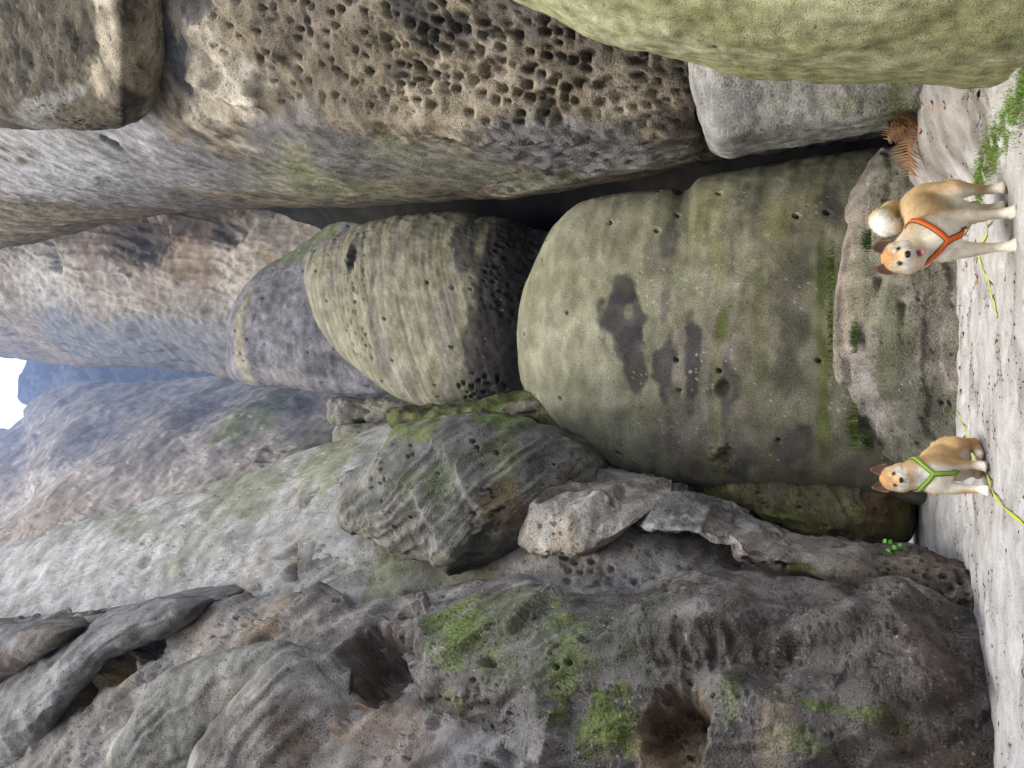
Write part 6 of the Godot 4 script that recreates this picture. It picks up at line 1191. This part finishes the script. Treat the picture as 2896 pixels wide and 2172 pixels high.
	rock("cliff", [-2.19, 3.98, -5.2, -2.02, 4.18, -5.5, -1.97, 3.85, -5, -2.21, 3.6, -4.7, -1.95, 4.12, -5.5, -1.83, 3.47, -4.5, -2.35, 3.22, -4.5, -1.86, 3.82, -5.5, -1.8, 3.14, -4.36, -2.51, 2.84, -4.4, -1.76, 3.39, -5.45, -1.76, 2.79, -4.3, -2.74, 2.46, -4.3, -1.7, 2.95, -5.4, -1.71, 2.45, -4.28, -2.98, 2.09, -4.15, -1.65, 2.54, -5.35, -1.68, 2.14, -4.28, -3.14, 1.47, -3.9, -1.59, 1.81, -5.3, -1.64, 1.56, -4.28, -2.98, 1.01, -3.9, -1.57, 1.16, -5.2, -1.61, 1.05, -4.28, -2.83, 0.58, -3.9, -1.52, 0.6, -5.15, -1.56, 0.59, -4.3, -2.7, 0.2, -3.9, -1.5, 0.1, -5.05, -1.52, 0.16, -4.34, -2.62, -0.03, -3.9, -1.49, -0.19, -5, -1.5, -0.1, -4.4], {"nu": 297, "nv": 387, "mat": "coarse", "n": 1.9, "back": 2.0, "aspect": 0.4, "a1": 0.12, "f1": 0.6, "a2": 0.02, "f2": 1.6, "a3": 0.012, "f3": 7, "s1": 0.05, "fs": 2.4, "tilt": Vector3(0.88, 0.48, 0.1), "bands": 0.34, "terr": [0.3, 0.13, 0.5], "share2": 0.27, "cf": 1.6, "cols": [Color(0.15, 0.138, 0.13), Color(0.25, 0.232, 0.22), Color(0.095, 0.086, 0.08)], "flecks": [[17, 0.22, -0.02, Color(0.075, 0.068, 0.062)], [26, 0.18, 0.1, Color(0.4, 0.37, 0.34)]], "holes": [[7, 0.18, 0.04, 0.24]], "pits": [[-1.54, 0.63, -4.3, 0.42, 0.59, 1.5, 0.018, 20, 0.34, Vector3(0.35, 1.6, 0.6)], [-2.1, 2.52, -4.29, 0.47, 0.53, 1.5, 0.016, 18, 0.32, Vector3(0.35, 1.5, 0.6)], [-1.58, 1.88, -4.95, 0.16, 0.86, 1.5, 0.016, 18, 0.32, Vector3(0.35, 1.5, 0.6)], [-1.97, 1.48, -4.27, 0.21, 0.17, 1.5, 0.03, 15, 0.4, Vector3(1, 1, 1)]], "dents": [[-1.95, 1.47, -4.27, 0.27, 0.22, 1, 0.35, 0.5]], "cracks": [PackedFloat32Array([0.045, 0.16, -1.78, 2.83, -4.31, -1.86, 2.58, -4.29, -1.9, 2.32, -4.28, -1.87, 2.1, -4.28]), PackedFloat32Array([0.03, 0.12, -1.7, 3.03, -5.07, -1.63, 2.56, -4.93, -1.61, 2.38, -5.02])], "cushions": [[-1.71, 3.16, -5.01, 0.08, 0.48, 0.6, 0.02], [-1.85, 3.19, -4.38, 0.1, 0.17, 0.6, 0.015], [-1.6, 2.34, -4.82, 0.11, 0.18, 0.6, 0.02], [-1.83, 2.2, -4.28, 0.17, 0.11, 0.6, 0.02], [-1.92, 1.9, -4.27, 0.18, 0.2, 0.6, 0.022], [-1.74, 0.52, -4.3, 0.03, 0.25, 0.6, 0.02]], "edges": [PackedFloat32Array([0.2, 0.35, -2.09, 0.99, -4.25, -1.92, 0.71, -4.28, -1.71, 0.39, -4.31, -1.59, 0.07, -4.36]), PackedFloat32Array([0.2, 0.5, -1.59, 1.24, -4.29, -1.77, 1.27, -4.28, -1.94, 1.31, -4.27, -2.17, 1.34, -4.24]), PackedFloat32Array([0.12, 0.3, -1.57, 1.88, -4.7, -1.53, 1.23, -4.66, -1.48, 0.47, -4.68, -1.47, 0.11, -4.7]), PackedFloat32Array([0.12, 0.3, -2.35, 2.16, -4.25, -2.21, 2.24, -4.27, -1.97, 2.2, -4.28, -1.81, 2.48, -4.28]), PackedFloat32Array([0.1, 0.25, -1.6, 1.96, -5.22, -1.57, 1.42, -5.14, -1.55, 1.01, -5.11])], "paint": [[-1.66, 2.78, -4.5, 0.25, 0.73, 0.9, 0.135, 0.15, 0.095, 0.75, 0.6, 0.5], [-1.77, 3.37, -4.56, 0.17, 0.14, 0.9, 0.17, 0.21, 0.12, 0.6, 0.7, 0.5], [-1.83, 3.14, -4.36, 0.09, 0.2, 0.9, 0.19, 0.23, 0.1, 0.7, 0.6, 0.5], [-1.71, 3.16, -5.01, 0.07, 0.45, 0.9, 0.15, 0.2, 0.055, 0.75, 0.7, 0.5], [-1.6, 2.34, -4.82, 0.11, 0.18, 0.9, 0.17, 0.22, 0.065, 0.75, 0.8, 0.4], [-1.66, 2.47, -4.32, 0.12, 0.19, 0.9, 0.21, 0.205, 0.195, 0.6, 0.7, 0.5], [-1.57, 1.91, -4.5, 0.17, 0.31, 0.9, 0.11, 0.112, 0.098, 0.7, 0.7, 0.5], [-1.83, 2.2, -4.28, 0.17, 0.1, 0.9, 0.15, 0.195, 0.055, 0.8, 0.9, 0.35], [-1.92, 1.9, -4.27, 0.18, 0.19, 0.9, 0.15, 0.195, 0.055, 0.8, 1, 0.35], [-1.72, 2.2, -4.28, 0.17, 0.15, 0.9, 0.13, 0.145, 0.09, 0.6, 0.7, 0.5], [-2.06, 3, -4.36, 0.12, 0.1, 0.9, 0.22, 0.26, 0.1, 0.5, 0.8, 0.5], [-1.98, 1.48, -4.27, 0.24, 0.21, 0.9, 0.29, 0.21, 0.14, 0.85, 0.5, 0.45], [-2.03, 1.43, -4.26, 0.12, 0.12, 0.9, 0.4, 0.32, 0.21, 0.7, 0.6, 0.5], [-1.92, 1.62, -4.27, 0.11, 0.09, 0.9, 0.13, 0.1, 0.08, 0.6, 0.6, 0.5], [-1.74, 0.52, -4.3, 0.03, 0.25, 0.9, 0.15, 0.195, 0.07, 0.8, 0.8, 0.4], [-1.88, 0.79, -4.28, 0.04, 0.16, 0.9, 0.16, 0.2, 0.08, 0.6, 0.8, 0.4], [-1.49, 0.22, -4.36, 0.24, 0.22, 0.9, 0.18, 0.145, 0.13, 0.6, 0.8, 0.6], [-1.82, 0.27, -4.31, 0.14, 0.2, 0.9, 0.17, 0.13, 0.105, 0.6, 0.8, 0.6], [-2.28, 2.52, -4.3, 0.3, 0.34, 0.9, 0.25, 0.245, 0.255, 0.6, 0.8, 0.6], [-1.82, 0.95, -4.28, 0.15, 0.08, 0.9, 0.3, 0.25, 0.19, 0.5, 0.8, 0.6], [-1.76, 1.17, -4.28, 0.08, 0.05, 0.9, 0.14, 0.19, 0.07, 0.5, 0.8, 0.5]]}, "dark streaked lower cliff with moss patches and a brown hollow, rising from the sand", "cliff")
	rock("knob", [-0.51, 8.31, -9.4, -0.33, 8.31, -9.4, -0.42, 8.19, -9.25, -0.65, 8.24, -9.4, -0.23, 8.24, -9.4, -0.42, 7.95, -9.05, -0.67, 7.93, -9.4, -0.22, 7.93, -9.4, -0.42, 7.61, -9, -0.61, 7.61, -9.4, -0.24, 7.61, -9.4, -0.41, 7.35, -9.05, -0.68, 7.48, -9.4, -0.21, 7.48, -9.4, -0.43, 7.19, -9, -0.7, 7.05, -9.4, -0.21, 7.05, -9.4, -0.44, 6.77, -9, -0.69, 6.63, -9.4, -0.21, 6.63, -9.4, -0.43, 6.4, -9.05], {"nu": 63, "nv": 81, "mat": "stone", "n": 2.2, "a1": 0.05, "f1": 2, "a2": 0.03, "f2": 3, "cols": [Color(0.27, 0.26, 0.21), Color(0.2, 0.19, 0.19), Color(0.3, 0.3, 0.24)], "cracks": [PackedFloat32Array([0.04, 0.1, -0.68, 7.57, -9.4, -0.41, 7.27, -9.03, -0.21, 7.6, -9.4])], "paint": [[-0.42, 7.66, -9.01, 0.14, 0.15, 3.15, 0.13, 0.12, 0.13, 0.7, 0.5, 0.5]]}, "rounded grey knob of rock in the cleft beside the upper boulder", "rock")
	rock("knob", [-0.92, 7.89, -9, -0.74, 7.89, -9, -0.81, 7.73, -8.8, -1.01, 7.8, -9, -0.62, 7.8, -9, -0.78, 7.52, -8.65, -1.01, 7.53, -9, -0.6, 7.53, -9, -0.77, 7.21, -8.6, -0.96, 7.27, -9, -0.6, 7.27, -9, -0.75, 7.01, -8.65, -0.94, 6.77, -9, -0.57, 6.77, -9, -0.73, 6.56, -8.7], {"nu": 54, "nv": 63, "mat": "stone", "n": 2.2, "a1": 0.05, "f1": 2, "a2": 0.02, "f2": 4, "cols": [Color(0.29, 0.29, 0.23), Color(0.23, 0.22, 0.21), Color(0.33, 0.33, 0.3)]}, "pale grey green knob of rock between the pale slab and the cleft", "rock")
	rock("mossy_shelf", [-0.47, 5.96, -7.7, -0.36, 5.96, -7.7, -0.4, 5.82, -7.5, -0.53, 5.8, -7.7, -0.3, 5.8, -7.7, -0.39, 5.46, -7.2, -0.51, 5.2, -7.7, -0.27, 5.2, -7.7, -0.36, 4.84, -7.1, -0.48, 4.38, -7.7, -0.16, 4.38, -7.7, -0.29, 4.06, -7.05, -0.55, 3.79, -7.8, 0, 3.79, -7.8, -0.25, 3.51, -7.15, -0.73, 3.32, -7.9, 0, 3.32, -7.9, -0.33, 3.11, -7.3, -0.86, 2.71, -8, -0.15, 2.71, -8, -0.48, 2.6, -7.6], {"nu": 54, "nv": 126, "mat": "coarse", "n": 2.2, "a1": 0.08, "f1": 2, "a2": 0.04, "f2": 4, "a3": 0.02, "share2": 0.3, "cf": 2.5, "cols": [Color(0.12, 0.125, 0.06), Color(0.115, 0.14, 0.05), Color(0.13, 0.115, 0.08)], "paint": [[-0.27, 3.81, -7.1, 0.1, 0.21, 0.9, 0.34, 0.3, 0.25, 0.8, 0.5, 0.5]]}, "narrow dull green moss shelf squeezed between the seal shaped boulder and the upper boulder", "rock")
	rock("cliff", [8, 9, 6.5, -8, 9, 6.5, 0, 9, 5.6, 8, 7.2, 6.5, -8, 7.2, 6.5, 0, 7.2, 5.6, 8, 3.6, 6.5, -8, 3.6, 6.5, 0, 3.6, 5.6, 8, -0.3, 6.5, -8, -0.3, 6.5, 0, -0.3, 5.6], {"nu": 80, "nv": 80, "mat": "coarse", "n": 3.0, "backdir": Vector3(0, 0, 2), "a1": 0.35, "f1": 0.4, "a2": 0.15, "f2": 0.9, "cols": [Color(0.24, 0.23, 0.2), Color(0.33, 0.31, 0.28)]}, "added cliff out of view behind the camera, blocking low front light", "cliff")  # unseen wall added behind the camera to cut frontal sky light
	rock("cliff", [-4.2, 8.5, 6, -3.9, 8.5, -3.4, -3.3, 8.5, 1, -4.2, 6.8, 6, -3.9, 6.8, -3.4, -3.3, 6.8, 1, -4.2, 3.4, 6, -3.9, 3.4, -3.4, -3.3, 3.4, 1, -4.2, -0.3, 6, -3.9, -0.3, -3.4, -3.3, -0.3, 1], {"nu": 80, "nv": 80, "mat": "coarse", "n": 3.0, "backdir": Vector3(-2, 0, 0), "a1": 0.35, "f1": 0.4, "a2": 0.15, "f2": 0.9, "cols": [Color(0.24, 0.23, 0.2), Color(0.33, 0.31, 0.28)]}, "added cliff out of view beside the camera, blocking low light", "cliff")  # unseen side wall added so light falls mostly from above
	finish_rocks()
	make_dogs()
	make_plants()
	make_veil_haze()
